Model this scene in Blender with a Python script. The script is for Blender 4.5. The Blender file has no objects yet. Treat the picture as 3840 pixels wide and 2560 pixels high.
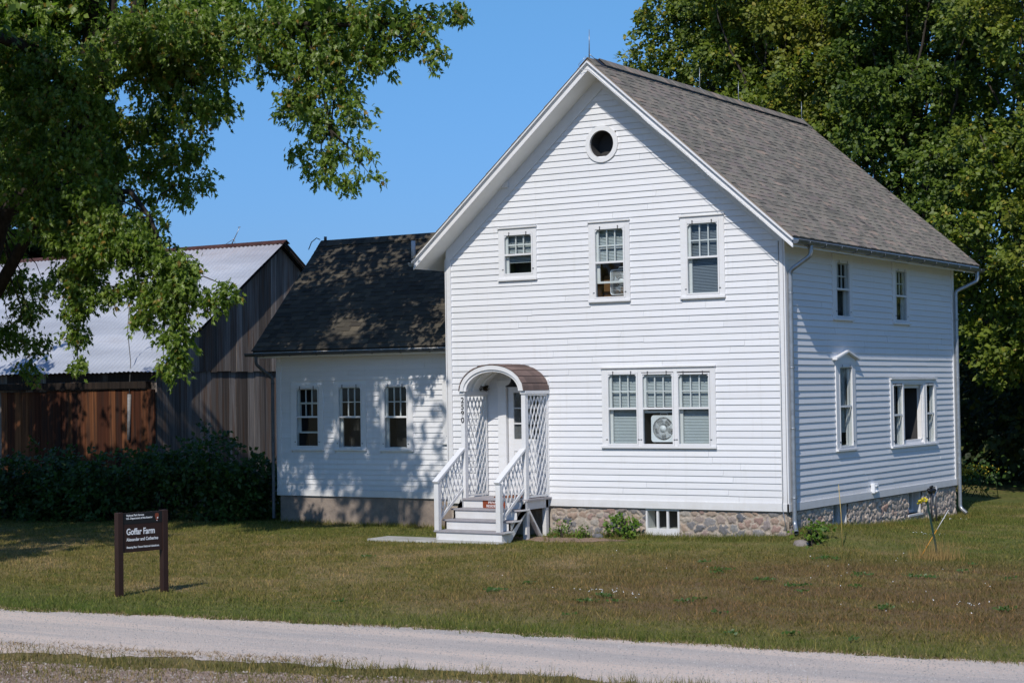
import bpy, math, random
import numpy as np
from mathutils import Vector, Matrix
random.seed(7); rs = np.random.RandomState(11)
SC = bpy.context.scene; COL = SC.collection
# ---------------- camera -------------------------------------------------------
CP = np.array([13.1672, -30.0151, 2.2637]); YAW, PIT, ROL, FPX = .564684, .0272, -.014556, 6726.78
def _rot():
    cy, sy = math.cos(YAW), math.sin(YAW)
    f = np.array([-sy*math.cos(PIT), cy*math.cos(PIT), math.sin(PIT)]); r = np.array([cy, sy, 0.]); u = np.cross(r, f)
    c, s = math.cos(ROL), math.sin(ROL)
    return c*r+s*u, -s*r+c*u, f
RR, UU, FF = _rot()
cam = bpy.data.cameras.new('camera'); cam.lens = FPX*36/3840; cam.sensor_width = 36; cam.clip_end = 3000
camo = bpy.data.objects.new('camera', cam); COL.objects.link(camo)
M = Matrix.Identity(4)
for i in range(3):
    M[i][0], M[i][1], M[i][2], M[i][3] = RR[i], UU[i], -FF[i], CP[i]
camo.matrix_world = M; SC.camera = camo
cam.dof.use_dof = True; cam.dof.focus_distance = 32.5; cam.dof.aperture_fstop = 5.0
# ---------------- sky and sun --------------------------------------------------
SUNV = Vector((.26, -1., .95)).normalized()
EL = math.asin(SUNV.z)
w = bpy.data.worlds.new('World'); SC.world = w; w.use_nodes = True
nt = w.node_tree; nt.nodes.clear()
sky = nt.nodes.new('ShaderNodeTexSky'); sky.sky_type = 'NISHITA'; sky.sun_disc = False
sky.sun_elevation = EL; sky.sun_rotation = math.atan2(SUNV.x, SUNV.y)
sky.altitude = 200; sky.air_density = 1.15; sky.dust_density = .35; sky.ozone_density = 3.0
bg = nt.nodes.new('ShaderNodeBackground'); bg.inputs[1].default_value = .12
wo = nt.nodes.new('ShaderNodeOutputWorld')
tint = nt.nodes.new('ShaderNodeMix'); tint.data_type = 'RGBA'; tint.blend_type = 'MULTIPLY'; tint.inputs[0].default_value = 1; 
tc = nt.nodes.new('ShaderNodeTexCoord'); sx = nt.nodes.new('ShaderNodeSeparateXYZ'); rp = nt.nodes.new('ShaderNodeValToRGB')
nt.links.new(tc.outputs['Generated'], sx.inputs[0]); nt.links.new(sx.outputs[2], rp.inputs[0])
e_ = rp.color_ramp.elements; e_.new(.21)
for el_, (p_, c_) in zip(e_, ((.06, (.29, .47, .87)), (.21, (.43, .72, .99)), (.6, (.60, .80, 1.10)))): el_.position = p_; el_.color = (*c_, 1)
nt.links.new(rp.outputs[0], tint.inputs[7])
nt.links.new(sky.outputs[0], tint.inputs[6]); nt.links.new(tint.outputs[2], bg.inputs[0]); nt.links.new(bg.outputs[0], wo.inputs[0])
sl = bpy.data.lights.new('sun', 'SUN'); sl.energy = 3.6; sl.angle = math.radians(.5); sl.color = (1, .95, .88)
so = bpy.data.objects.new('sun', sl); COL.objects.link(so)
so.rotation_euler = SUNV.to_track_quat('Z', 'Y').to_euler(); so.location = (8, -30, 30)
SC.view_settings.view_transform = 'Standard'; SC.view_settings.look = 'None'
SC.view_settings.exposure = 0.0; SC.view_settings.gamma = 1
SC.render.engine = 'CYCLES'
SC.render.resolution_x = 1024; SC.render.resolution_y = 682
SC.cycles.transparent_max_bounces = 12; SC.cycles.max_bounces = 8

# ---------------- helpers ------------------------------------------------------
K = 3840/2352
def ray(px, py):
    return FF*FPX+RR*(px*K-1920)-UU*(py*K-1280)
def at(px, py, Y):          # a point of the photograph (2352 wide) at depth plane y=Y
    d = ray(px, py); t = (Y-CP[1])/d[1]; return CP+t*d
def atx(px, py, X):
    d = ray(px, py); t = (X-CP[0])/d[0]; return CP+t*d
def atz(px, py, Z=-.6):
    d = ray(px, py); t = (Z-CP[2])/d[2]; return CP+t*d

def tag(o, label=None, cat=None, group=None, kind=None):
    if label: o['label'] = label
    if cat: o['category'] = cat
    if group: o['group'] = group
    if kind: o['kind'] = kind
    return o
def empty(name, loc=(0, 0, 0), label=None, cat=None, group=None):
    o = bpy.data.objects.new(name, None); COL.objects.link(o); o.location = loc; o.empty_display_size = .2
    return tag(o, label, cat, group)

def smoothstep(a, b, x):
    t = np.clip((x-a)/(b-a), 0, 1); return t*t*(3-2*t)
def gz(x, y):
    x = np.asarray(x, float); y = np.asarray(y, float)
    z = -.6-.1*smoothstep(5, 10, y)*smoothstep(-3, 0, x)
    z = z+.25*np.exp(-((x-.1)/1.7)**2-((y-.5)/np.where(y > .5, 2.9, .75))**2)
    z = z+.07*np.exp(-((x+3.4)/2.2)**2-((y-.2)/.9)**2)
    z = z+.02*np.sin(x*.7+1.3)*np.sin(y*.55)*smoothstep(-12.3, -9, y)*(1-smoothstep(-2.5, -1, y)*smoothstep(-16, -12, x))
    # ditch-like shoulder between the drive and the main road
    z = z-.05*smoothstep(-15.2, -16.2, y)
    z = z+.9*smoothstep(-20, -28.5, y)
    return z

class MB:
    """collects boxes, tubes, polygons; build() links them as ONE mesh object"""
    def __init__(s): s.v = []; s.f = []; s.m = []; s.r = []; s.sm = []
    def add(s, vs, fs, mat=0, r=None, smooth=False):
        b = len(s.v); s.v += [tuple(map(float, q)) for q in vs]
        if r is None: r = random.random()
        for f in fs: s.f.append([b+i for i in f]); s.m.append(mat); s.r.append(r); s.sm.append(smooth)
        return s
    def box(s, a, b, mat=0, r=None):
        x0, y0, z0 = a; x1, y1, z1 = b
        vs = [(x0, y0, z0), (x1, y0, z0), (x1, y1, z0), (x0, y1, z0), (x0, y0, z1), (x1, y0, z1), (x1, y1, z1), (x0, y1, z1)]
        return s.add(vs, BOXF, mat, r)
    def prism(s, poly, axis, a, b, mat=0, r=None):   # polygon (two other axes) extruded along axis
        n = len(poly); vs = []
        for t in (a, b):
            for p in poly:
                q = [0, 0, 0]; o = [i for i in range(3) if i != axis]; q[axis] = t; q[o[0]] = p[0]; q[o[1]] = p[1]; vs.append(q)
        fs = [list(range(n)), list(range(2*n-1, n-1, -1))]+[[i, i+n, (i+1) % n+n, (i+1) % n] for i in range(n)]
        return s.add(vs, fs, mat, r)
    def beam(s, a, b, w, h, up=(0, 0, 1), mat=0, r=None):
        a = Vector(a); b = Vector(b); d = (b-a).normalized(); side = d.cross(Vector(up)).normalized(); u = side.cross(d)
        vs = []
        for p in (a, b):
            for i, j in ((-1, -1), (1, -1), (1, 1), (-1, 1)): vs.append(p+side*(i*w/2)+u*(j*h/2))
        return s.add(vs, [(3, 2, 1, 0), (4, 5, 6, 7), (0, 1, 5, 4), (1, 2, 6, 5), (2, 3, 7, 6), (3, 0, 4, 7)], mat, r)
    def tube(s, pts, rad, n=8, mat=0, r=None, cap=True, smooth=True):
        pts = [Vector(p) for p in pts]; m = len(pts)
        if not hasattr(rad, '__len__'): rad = [rad]*m
        vs = []; prev = None
        for i, p in enumerate(pts):
            d = (pts[min(i+1, m-1)]-pts[max(i-1, 0)]).normalized()
            if prev is None: ref = Vector((0, 0, 1)) if abs(d.z) < .9 else Vector((1, 0, 0)); a = d.cross(ref).normalized()
            else: a = (prev-d*prev.dot(d)).normalized()
            prev = a; b = d.cross(a)
            for k in range(n):
                t = 2*math.pi*k/n; vs.append(p+(a*math.cos(t)+b*math.sin(t))*rad[i])
        fs = [[i*n+k, i*n+(k+1) % n, (i+1)*n+(k+1) % n, (i+1)*n+k] for i in range(m-1) for k in range(n)]
        if cap: fs += [list(range(n-1, -1, -1)), [(m-1)*n+k for k in range(n)]]
        return s.add(vs, fs, mat, r, smooth)
    def build(s, name, mats, parent=None, bevel=0, loc=None):
        me = bpy.data.meshes.new(name)
        V = np.array(s.v, float)
        me.from_pydata([tuple(q) for q in V], [], s.f)
        if not isinstance(mats, (list, tuple)): mats = [mats]
        for m in mats: me.materials.append(m)
        me.polygons.foreach_set('material_index', s.m)
        me.polygons.foreach_set('use_smooth', s.sm)
        at_ = me.attributes.new('rnd', 'FLOAT', 'FACE'); at_.data.foreach_set('value', s.r)
        me.update()
        o = bpy.data.objects.new(name, me); COL.objects.link(o)
        if parent is not None: o.parent = parent; 
        if parent is not None: o.matrix_parent_inverse = Matrix.Translation(-Vector(WL(parent)))
        if bevel:
            b = o.modifiers.new('bevel', 'BEVEL'); b.width = bevel; b.segments = 1; b.limit_method = 'ANGLE'
        return o
BOXF = [(3, 2, 1, 0), (4, 5, 6, 7), (0, 1, 5, 4), (1, 2, 6, 5), (2, 3, 7, 6), (3, 0, 4, 7)]
def WL(o):      # only the top-level Empties carry a location of their own
    return Vector(o.location) if o.type == 'EMPTY' else Vector((0, 0, 0))
def npmesh(name, V, F, mats, parent=None, rnd=None, smooth=False, loc=None):
    """V (n,3), F (m,k) constant size faces, rnd (m,) face attribute"""
    me = bpy.data.meshes.new(name); k = F.shape[1]
    me.vertices.add(len(V)); me.vertices.foreach_set('co', V.astype(np.float32).ravel())
    me.loops.add(F.size); me.loops.foreach_set('vertex_index', F.astype(np.int32).ravel())
    me.polygons.add(len(F)); me.polygons.foreach_set('loop_start', np.arange(0, F.size, k, dtype=np.int32))
    if rnd is not None:
        a = me.attributes.new('rnd', 'FLOAT', 'FACE'); a.data.foreach_set('value', rnd.astype(np.float32))
    if not isinstance(mats, (list, tuple)): mats = [mats]
    for m in mats: me.materials.append(m)
    me.update(calc_edges=True); me.validate()
    if smooth: me.polygons.foreach_set('use_smooth', [True]*len(F))
    o = bpy.data.objects.new(name, me); COL.objects.link(o)
    if parent is not None:
        o.parent = parent; o.matrix_parent_inverse = Matrix.Translation(-Vector(WL(parent)))
    return o

# ---------------- materials ----------------------------------------------------
class NT:
    def __init__(s, name, rough=.7, spec=.3):
        s.m = bpy.data.materials.new(name); s.m.use_nodes = True; s.t = s.m.node_tree
        s.b = s.t.nodes['Principled BSDF']; s.b.inputs['Roughness'].default_value = rough
        s.b.inputs['Specular IOR Level'].default_value = spec
    def n(s, typ, **kw):
        o = s.t.nodes.new(typ)
        for k, v in kw.items(): setattr(o, k, v)
        return o
    def l(s, a, b): s.t.links.new(a, b)
    def coord(s, scale=(1, 1, 1), rot=(0, 0, 0)):
        g = s.n('ShaderNodeNewGeometry'); mp = s.n('ShaderNodeMapping'); mp.inputs['Scale'].default_value = scale
        mp.inputs['Rotation'].default_value = rot
        s.l(g.outputs['Position'], mp.inputs[0]); return mp.outputs[0]
    def noise(s, co, scale, detail=4, rough=.55, dist=0):
        o = s.n('ShaderNodeTexNoise'); o.inputs['Scale'].default_value = scale; o.inputs['Detail'].default_value = detail
        o.inputs['Roughness'].default_value = rough; o.inputs['Distortion'].default_value = dist
        s.l(co, o.inputs['Vector']); return o.outputs['Fac']
    def ramp(s, fac, stops, interp='LINEAR'):
        o = s.n('ShaderNodeValToRGB'); o.color_ramp.interpolation = interp; e = o.color_ramp.elements
        while len(e) < len(stops): e.new(.5)
        for i, (p, c) in enumerate(stops):
            e[i].position = p; e[i].color = (*c, 1) if len(c) == 3 else (c[0],)*3+(1,)
        s.l(fac, o.inputs[0]); return o.outputs[0]
    def mix(s, fac, a, b, mode='MIX'):
        o = s.n('ShaderNodeMix', data_type='RGBA', blend_type=mode)
        for sock, v in ((o.inputs[0], fac), (o.inputs[6], a), (o.inputs[7], b)):
            if isinstance(v, (int, float)): sock.default_value = v
            elif isinstance(v, (tuple, list)): sock.default_value = (*v, 1)
            else: s.l(v, sock)
        return o.outputs[2]
    def math(s, op, a, b=0.):
        o = s.n('ShaderNodeMath', operation=op)
        for sock, v in ((o.inputs[0], a), (o.inputs[1], b)):
            if isinstance(v, (int, float)): sock.default_value = v
            else: s.l(v, sock)
        return o.outputs[0]
    def rnd(s):
        a = s.n('ShaderNodeAttribute'); a.attribute_name = 'rnd'; return a.outputs['Fac']
    def col(s, c):
        if isinstance(c, (tuple, list)): s.b.inputs['Base Color'].default_value = (*c, 1)
        else: s.l(c, s.b.inputs['Base Color'])
        return s
    def bump(s, h, strength=.3, dist=.01):
        b = s.n('ShaderNodeBump'); b.inputs['Strength'].default_value = strength; b.inputs['Distance'].default_value = dist
        s.l(h, b.inputs['Height']); s.l(b.outputs[0], s.b.inputs['Normal']); return s

def flat(name, c, rough=.6, spec=.3, metal=0, var=.06, vs=6):
    t = NT(name, rough, spec); co = t.coord()
    f = t.noise(co, vs, 5)
    a = tuple(max(0, q*(1-var)) for q in c); b = tuple(min(1, q*(1+var)) for q in c)
    t.col(t.ramp(f, [(.3, a), (.7, b)])); t.b.inputs['Metallic'].default_value = metal; return t.m
MT = {}
# white house paint: faint weathering, every board a little different
def paint(name, base=(.80, .80, .80), dirt=(.62, .60, .55), dirtamt=.25):
    t = NT(name, .5, .35); co = t.coord((1, 1, 1)); r = t.rnd()
    a = t.ramp(r, [(0, tuple(q*.925 for q in base)), (.25, tuple(q*.97 for q in base)), (1, base)])
    n1 = t.noise(t.coord((.6, .6, 5)), 3.2, 6, .6)
    k = t.ramp(n1, [(.47, (0,)), (.75, (dirtamt,))])
    c = t.mix(k, a, dirt)
    n2 = t.noise(t.coord((3, 3, 40)), 4, 3, .7)
    k2 = t.ramp(n2, [(.70, (0,)), (.74, (dirtamt*.9,))])
    c = t.mix(k2, c, (.50, .49, .46))
    sz = t.n('ShaderNodeSeparateXYZ'); t.l(t.coord(), sz.inputs[0])
    sp_ = t.math('MULTIPLY', t.ramp(t.math('MULTIPLY', sz.outputs[2], 1.2), [(0, (.45,)), (.6, (0,))]), t.noise(t.coord((1, 1, .5)), 5, 5, .7)); c = t.mix(sp_, c, (.40, .36, .29))
    st_k = t.math('MULTIPLY', t.ramp(t.noise(t.coord((5, 5, .35)), 2.2, 4, .6), [(.56, (0,)), (.72, (.22,))]), 1.); c = t.mix(st_k, c, (.56, .54, .50))
    t.col(c).bump(t.noise(t.coord((1, 1, 12)), 14, 4), .10, .004); return t.m
MT['siding'] = paint('white_clapboard_paint', (.755, .755, .765))
MT['trim'] = paint('white_trim_paint', (.77, .765, .765), dirtamt=.3)
MT['trim_peel'] = paint('peeling_white_paint', (.76, .75, .74), (.42, .39, .36), .7)
MT['soffit'] = flat('soffit_paint', (.80, .80, .785), .7, .2, var=.05, vs=3)
MT['grey_tread'] = flat('grey_tread_paint', (.33, .31, .32), .6, .3, var=.12)
MT['galv'] = flat('galvanized_steel', (.34, .36, .38), .35, .5, .6, .2, 9)
MT['gutter'] = flat('aged_gutter_metal', (.17, .185, .20), .42, .5, .5, .2, 9)
MT['gutter_dark'] = flat('dark_gutter_metal', (.10, .11, .12), .45, .4, .3, .2)
MT['black'] = flat('black_metal', (.012, .012, .014), .4, .4)
MT['darkiron'] = flat('dark_iron', (.05, .05, .055), .5, .4, .4)
MT['room'] = flat('dark_room', (.06, .058, .058), .9, .05)
MT['roombrown'] = flat('brown_room', (.16, .085, .04), .9, .05)
MT['blind'] = flat('blind_slat', (.50, .545, .565), .6, .2, var=.03)
MT['blind_dk'] = flat('grey_blind_slat', (.20, .23, .27), .6, .2, var=.03)
MT['fanwhite'] = flat('fan_plastic', (.78, .79, .81), .35, .4, var=.02)
MT['fangrey'] = flat('fan_blade_plastic', (.72, .73, .75), .4, .4, var=.02)
MT['signbrown'] = flat('sign_brown_paint', (.034, .017, .013), .45, .3, var=.08)
MT['signblack'] = flat('sign_black_band', (.014, .014, .014), .45, .3, var=.08)
MT['signwhite'] = flat('sign_white_lettering', (.80, .80, .80), .5, .3, var=.01)
MT['emblem'] = flat('emblem_brown', (.20, .05, .025), .5, .3)
MT['redbrown'] = flat('redbrown_sign_paint', (.22, .05, .02), .5, .3)
MT['mat'] = flat('door_mat', (.20, .085, .05), .95, .05, var=.3, vs=40)
MT['nest'] = flat('nest_straw', (.06, .045, .03), .95, .05, var=.5, vs=60)
MT['slab'] = flat('concrete_slab', (.40, .39, .36), .9, .1, var=.15, vs=3)
MT['green_post'] = flat('green_post_paint', (.010, .035, .025), .5, .3)
MT['yellow'] = flat('yellow_plastic', (.60, .48, .02), .4, .4)
MT['orange'] = flat('orange_rod', (.62, .27, .03), .5, .3)
MT['cane'] = flat('bamboo_cane', (.50, .36, .12), .6, .2)
MT['hose'] = flat('grey_conduit', (.45, .46, .47), .4, .4, .2)
MT['conduit'] = flat('weathered_conduit', (.22, .215, .21), .7, .2, 0, .3, 12)
MT['rust'] = flat('rusty_ridge', (.085, .04, .032), .7, .2, .3, .4, 4)

def glass():
    m = bpy.data.materials.new('window_glass'); m.use_nodes = True; t = m.node_tree; t.nodes.clear()
    o = t.nodes.new('ShaderNodeOutputMaterial'); mx = t.nodes.new('ShaderNodeMixShader')
    tr = t.nodes.new('ShaderNodeBsdfTransparent'); tr.inputs[0].default_value = (.86, .90, .89, 1)
    gl = t.nodes.new('ShaderNodeBsdfGlossy'); gl.inputs['Roughness'].default_value = .03
    lw = t.nodes.new('ShaderNodeLayerWeight'); lw.inputs[0].default_value = .5
    pw = t.nodes.new('ShaderNodeMath'); pw.operation = 'POWER'; pw.inputs[1].default_value = 3.
    ma = t.nodes.new('ShaderNodeMath'); ma.operation = 'MULTIPLY_ADD'; ma.inputs[1].default_value = .4; ma.inputs[2].default_value = .045
    t.links.new(lw.outputs['Facing'], pw.inputs[0]); t.links.new(pw.outputs[0], ma.inputs[0]); t.links.new(ma.outputs[0], mx.inputs[0])
    t.links.new(tr.outputs[0], mx.inputs[1]); t.links.new(gl.outputs[0], mx.inputs[2]); t.links.new(mx.outputs[0], o.inputs[0]); return m
MT['glass'] = glass()
def cloth(name, c, tr):
    m = bpy.data.materials.new(name); m.use_nodes = True; t = m.node_tree; t.nodes.clear()
    o = t.nodes.new('ShaderNodeOutputMaterial'); mx = t.nodes.new('ShaderNodeMixShader'); mx.inputs[0].default_value = tr
    d = t.nodes.new('ShaderNodeBsdfDiffuse'); d.inputs[0].default_value = (*c, 1); q = t.nodes.new('ShaderNodeBsdfTransparent')
    t.links.new(d.outputs[0], mx.inputs[1]); t.links.new(q.outputs[0], mx.inputs[2]); t.links.new(mx.outputs[0], o.inputs[0]); return m
MT['curtain'] = cloth('sheer_curtain', (.50, .54, .56), .35)
MT['curtain_shade'] = cloth('dark_screen', (.07, .08, .09), .5)
MT['curtain_dk'] = cloth('insect_screen_and_curtain', (.26, .26, .27), .45)

def shingle(name, cols, lo=.0):
    t = NT(name, .92, .15); r = t.rnd(); c = t.ramp(r, cols)
    g = t.noise(t.coord(), 260, 2); c2 = t.mix(.35, c, t.ramp(g, [(.35, (.25,)), (.65, (1.6,))]), 'MULTIPLY')
    n = t.noise(t.coord(), .8, 4); c3 = t.mix(.25, c2, t.ramp(n, [(.35, (.6,)), (.7, (1.3,))]), 'MULTIPLY')
    t.col(c3).bump(g, .5, .003); return t.m
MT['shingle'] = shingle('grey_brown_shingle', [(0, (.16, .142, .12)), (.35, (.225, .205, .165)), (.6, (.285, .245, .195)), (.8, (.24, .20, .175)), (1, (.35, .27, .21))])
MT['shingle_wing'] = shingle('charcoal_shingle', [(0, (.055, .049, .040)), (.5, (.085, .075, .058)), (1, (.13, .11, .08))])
MT['shingle_hood'] = shingle('red_brown_shingle', [(0, (.13, .095, .085)), (.5, (.17, .12, .105)), (1, (.22, .155, .135))])
def stone(name='fieldstone', cols=None):
    t = NT(name, .85, .25); r = t.rnd()
    c = t.ramp(r, cols or [(0, (.13, .13, .14)), (.22, (.20, .19, .185)), (.42, (.30, .24, .205)), (.6, (.36, .27, .20)), (.75, (.30, .20, .17)), (.9, (.24, .235, .23)), (1, (.40, .34, .27))])
    n = t.noise(t.coord(), 22, 6, .7); c = t.mix(.5, c, t.ramp(n, [(.3, (.55,)), (.7, (1.45,))]), 'MULTIPLY')
    t.col(c).bump(n, .6, .02); return t.m
MT['stone'] = stone(); MT['rubble'] = stone('buff_rubble', [(0, (.28, .25, .23)), (.2, (.42, .34, .27)), (.5, (.56, .45, .35)), (.8, (.60, .48, .37)), (1, (.44, .28, .21))])
def mortar(name, a, b, sc=9):
    t = NT(name, .95, .1); n = t.noise(t.coord(), sc, 7, .65)
    t.col(t.ramp(n, [(.3, a), (.7, b)])).bump(n, .8, .03); return t.m
MT['mortar'] = mortar('lime_mortar', (.33, .27, .215), (.47, .40, .33))
MT['concrete'] = mortar('parged_concrete', (.20, .165, .14), (.33, .265, .215), 4)
def boards(name, cols, streak, samt, zs=.35):
    t = NT(name, .9, .12); r = t.rnd(); c = t.ramp(r, cols)
    n = t.noise(t.coord((14, 14, zs)), 1.6, 6, .65, .3); c = t.mix(.75, c, t.ramp(n, [(.3, (.35,)), (.72, (1.7,))]), 'MULTIPLY')
    n2 = t.noise(t.coord((7, 7, .5)), 1.1, 5, .6); k = t.ramp(n2, [(.5, (0,)), (.68, (samt,))]); c = t.mix(k, c, streak)
    t.col(c).bump(n, .5, .006); return t.m
MT['barn_grey'] = boards('weathered_grey_boards', [(0, (.11, .088, .074)), (.5, (.20, .172, .152)), (1, (.32, .28, .25))], (.17, .085, .045), .75)
MT['barn_brown'] = boards('rust_brown_boards', [(0, (.035, .014, .009)), (.5, (.075, .026, .013)), (1, (.17, .07, .03))], (.03, .02, .016), .85)
MT['barn_dark'] = boards('blackened_boards_and_shadow', [(0, (.02, .015, .012)), (1, (.05, .04, .035))], (.08, .05, .03), .3)  # dark timber, and the painted shadow band below the barn eave
def metalroof():
    t = NT('corrugated_iron', .5, .4); n = t.noise(t.coord((.25, 1.2, 1.2)), 1.5, 5)
    c = t.ramp(n, [(.3, (.38, .40, .44)), (.5, (.46, .485, .53)), (.62, (.52, .54, .58)), (.8, (.42, .42, .44))])
    z = t.n('ShaderNodeSeparateXYZ'); t.l(t.coord(), z.inputs[0])
    k = t.math('MULTIPLY', t.ramp(t.math('MULTIPLY', t.math('SUBTRACT', z.outputs[2], 5.6), 1.3), [(0, (0,)), (1, (.55,))]), t.noise(t.coord((3, .4, .4)), 2.2, 4))
    t.col(t.mix(k, c, (.30, .17, .10))); t.b.inputs['Metallic'].default_value = .25; return t.m
MT['iron'] = metalroof()
def bark(name, a, b):
    t = NT(name, .95, .1); n = t.noise(t.coord((3, 3, .8)), 5, 6, .7); t.col(t.ramp(n, [(.3, a), (.7, b)])).bump(n, .8, .03); return t.m
MT['bark'] = bark('grey_bark', (.035, .028, .022), (.11, .095, .08))
MT['bark_dk'] = bark('dark_bark', (.02, .016, .012), (.06, .05, .042))
def leaf(name, cols, trans=.35, rough=.45, patch=None, tcol=(1.5, 1.9, .6)):
    t = NT(name, rough, .35); r = t.rnd(); c = t.ramp(r, cols)
    if patch:
        n = t.noise(t.coord(), patch[0], 2); c = t.mix(t.ramp(n, [(patch[1], (0,)), (patch[1]+.15, (patch[2],))]), c, patch[3])
    t.col(c); nt_ = t.t
    o = nt_.nodes['Material Output']; tr = t.n('ShaderNodeBsdfTranslucent'); mx = t.n('ShaderNodeMixShader'); mx.inputs[0].default_value = trans
    t.l(t.mix(1., c, tcol, 'MULTIPLY'), tr.inputs[0]); t.l(t.b.outputs[0], mx.inputs[1]); t.l(tr.outputs[0], mx.inputs[2]); t.l(mx.outputs[0], o.inputs[0])
    return t.m
MT['leaf_left'] = leaf('silver_maple_leaf', [(0, (.06, .105, .014)), (.5, (.15, .215, .032)), (.85, (.22, .29, .055)), (.96, (.30, .35, .14)), (1, (.28, .18, .04))], .38, .36)
MT['leaf_maple'] = leaf('maple_leaf', [(0, (.05, .08, .010)), (.5, (.125, .165, .018)), (.9, (.185, .235, .026)), (1, (.30, .24, .03))], .25, .5, (.35, .55, .5, (.23, .21, .025)))
MT['leaf_maple2'] = leaf('dark_maple_leaf', [(0, (.035, .065, .010)), (.5, (.09, .135, .018)), (1, (.15, .205, .025))], .25, .5)
MT['needle'] = leaf('pine_needles', [(0, (.012, .028, .010)), (1, (.03, .055, .018))], .1, .6)
MT['leaf_shrub'] = leaf('shrub_leaf', [(0, (.03, .06, .012)), (1, (.065, .12, .022))], .25, .45)
MT['leaf_weed'] = leaf('bright_weed_leaf', [(0, (.06, .12, .015)), (.6, (.11, .19, .02)), (1, (.20, .26, .04))], .35, .5)
MT['leaf_wood'] = leaf('far_wood_leaf', [(0, (.018, .03, .008)), (.7, (.04, .06, .012)), (1, (.09, .10, .015))], .2, .6)
MT['goldenrod'] = leaf('goldenrod_flower', [(0, (.30, .22, .02)), (1, (.50, .38, .03))], .2, .7)

# lawn: green verge, tan and red-brown sorrel patches
def lawncol(t):
    co = t.coord(); s = t.n('ShaderNodeSeparateXYZ'); t.l(co, s.inputs[0]); X, Y = s.outputs[0], s.outputs[1]
    n1 = t.noise(t.coord((1, 1, 1)), .55, 5, .6); n2 = t.noise(t.coord((1, 1, 1)), 1.7, 4, .6); n3 = t.noise(t.coord((.5, 1.4, 1)), .9, 4, .65)
    olive = t.ramp(n2, [(.3, (.105, .115, .026)), (.55, (.165, .145, .042)), (.75, (.24, .18, .072))])
    tan = (.30, .215, .115)
    n4 = t.noise(t.coord((1, 1, 1)), 5.5, 4, .7); olive = t.mix(t.ramp(n4, [(.42, (0,)), (.62, (.7,))]), olive, (.26, .19, .09)); olive = t.mix(t.ramp(n4, [(.30, (.6,)), (.44, (0,))]), olive, (.07, .10, .02))
    c = t.mix(t.ramp(n1, [(.50, (0,)), (.66, (.75,))]), olive, tan)
    # sorrel: middle right of the lawn
    sx = t.ramp(t.math('ADD', t.math('MULTIPLY', X, .08), .52), [(.25, (0,)), (.62, (1,))])
    sy = t.math('MULTIPLY', t.ramp(t.math('MULTIPLY', t.math('ADD', Y, 11.6), .12), [(.05, (0,)), (.3, (1,))]), t.ramp(t.math('MULTIPLY', t.math('ADD', Y, 4.5), .18), [(.2, (1,)), (.85, (.15,))]))
    k = t.math('MULTIPLY', t.math('MULTIPLY', sx, sy), t.ramp(n3, [(.36, (.25,)), (.56, (.95,))]))
    c = t.mix(k, c, (.17, .112, .055))
    gedge = t.math('MULTIPLY', t.ramp(t.math('MULTIPLY', t.math('ADD', Y, 12.6), .2), [(.05, (1,)), (.5, (0,))]), t.ramp(n2, [(.3, (.35,)), (.6, (.9,))]))
    gedge = t.math('MULTIPLY', gedge, t.ramp(t.math('MULTIPLY', t.math('ADD', Y, 14.6), .6), [(0, (.28,)), (.5, (1,))]))
    c = t.mix(gedge, c, (.095, .135, .03))
    vg = t.ramp(t.math('MULTIPLY', t.math('ADD', Y, 14.6), .6), [(0, (.5,)), (.5, (0,))]); c = t.mix(vg, c, (.19, .15, .07))
    ghouse = t.math('MULTIPLY', t.ramp(t.math('MULTIPLY', t.math('ADD', Y, 3.2), .3), [(0, (0,)), (.7, (.7,))]), t.ramp(n3, [(.35, (.1,)), (.6, (1,))]))
    c = t.mix(ghouse, c, (.10, .135, .03))
    return c
def lawnmat(name, blade):
    t = NT(name, .9, .12); c = lawncol(t)
    if blade:
        r = t.rnd(); c = t.mix(1., c, t.ramp(r, [(0, (.50, .62, .45)), (.6, (1.0, 1.1, .85)), (.9, (1.6, 1.45, 1.3)), (1, (2.1, 1.8, 1.5))]), 'MULTIPLY')
        o = t.t.nodes['Material Output']; tr = t.n('ShaderNodeBsdfTranslucent'); mx = t.n('ShaderNodeMixShader'); mx.inputs[0].default_value = .2
        t.l(c, tr.inputs[0]); t.l(t.b.outputs[0], mx.inputs[1]); t.l(tr.outputs[0], mx.inputs[2]); t.l(mx.outputs[0], o.inputs[0])
    else:
        n = t.noise(t.coord(), 30, 4, .7); c = t.mix(.6, c, t.ramp(n, [(.3, (.5,)), (.7, (1.3,))]), 'MULTIPLY')
        t.bump(n, .8, .03)
    t.col(c); return t.m
MT['lawn'] = lawnmat('lawn_soil', False); MT['blade'] = lawnmat('grass_blade', True)
def gravel(name, a, b, cdark, sc=60):
    t = NT(name, .95, .15); v = t.n('ShaderNodeTexVoronoi'); v.inputs['Scale'].default_value = sc; t.l(t.coord(), v.inputs['Vector'])
    n = t.noise(t.coord((.10, 1.5, 1), (0, 0, -.11)), 1.25, 5, .6); c = t.ramp(n, [(.38, a), (.60, b)])
    n2 = t.noise(t.coord(), 35, 5, .8); c = t.mix(.5, c, t.ramp(n2, [(.3, (.6,)), (.5, (1,)), (.72, (1.35,))]), 'MULTIPLY')
    c = t.mix(t.ramp(v.outputs['Distance'], [(.0, (.35,)), (.3, (0,))]), c, cdark)
    t.col(c).bump(t.math('ADD', v.outputs['Distance'], n2), .8, .012); return t.m
MT['drive'] = gravel('pale_gravel', (.50, .445, .40), (.70, .575, .475), (.40, .37, .34))
MT['shoulder'] = gravel('brown_dirt_gravel', (.27, .19, .145), (.36, .265, .205), (.16, .12, .095), 40)
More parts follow.
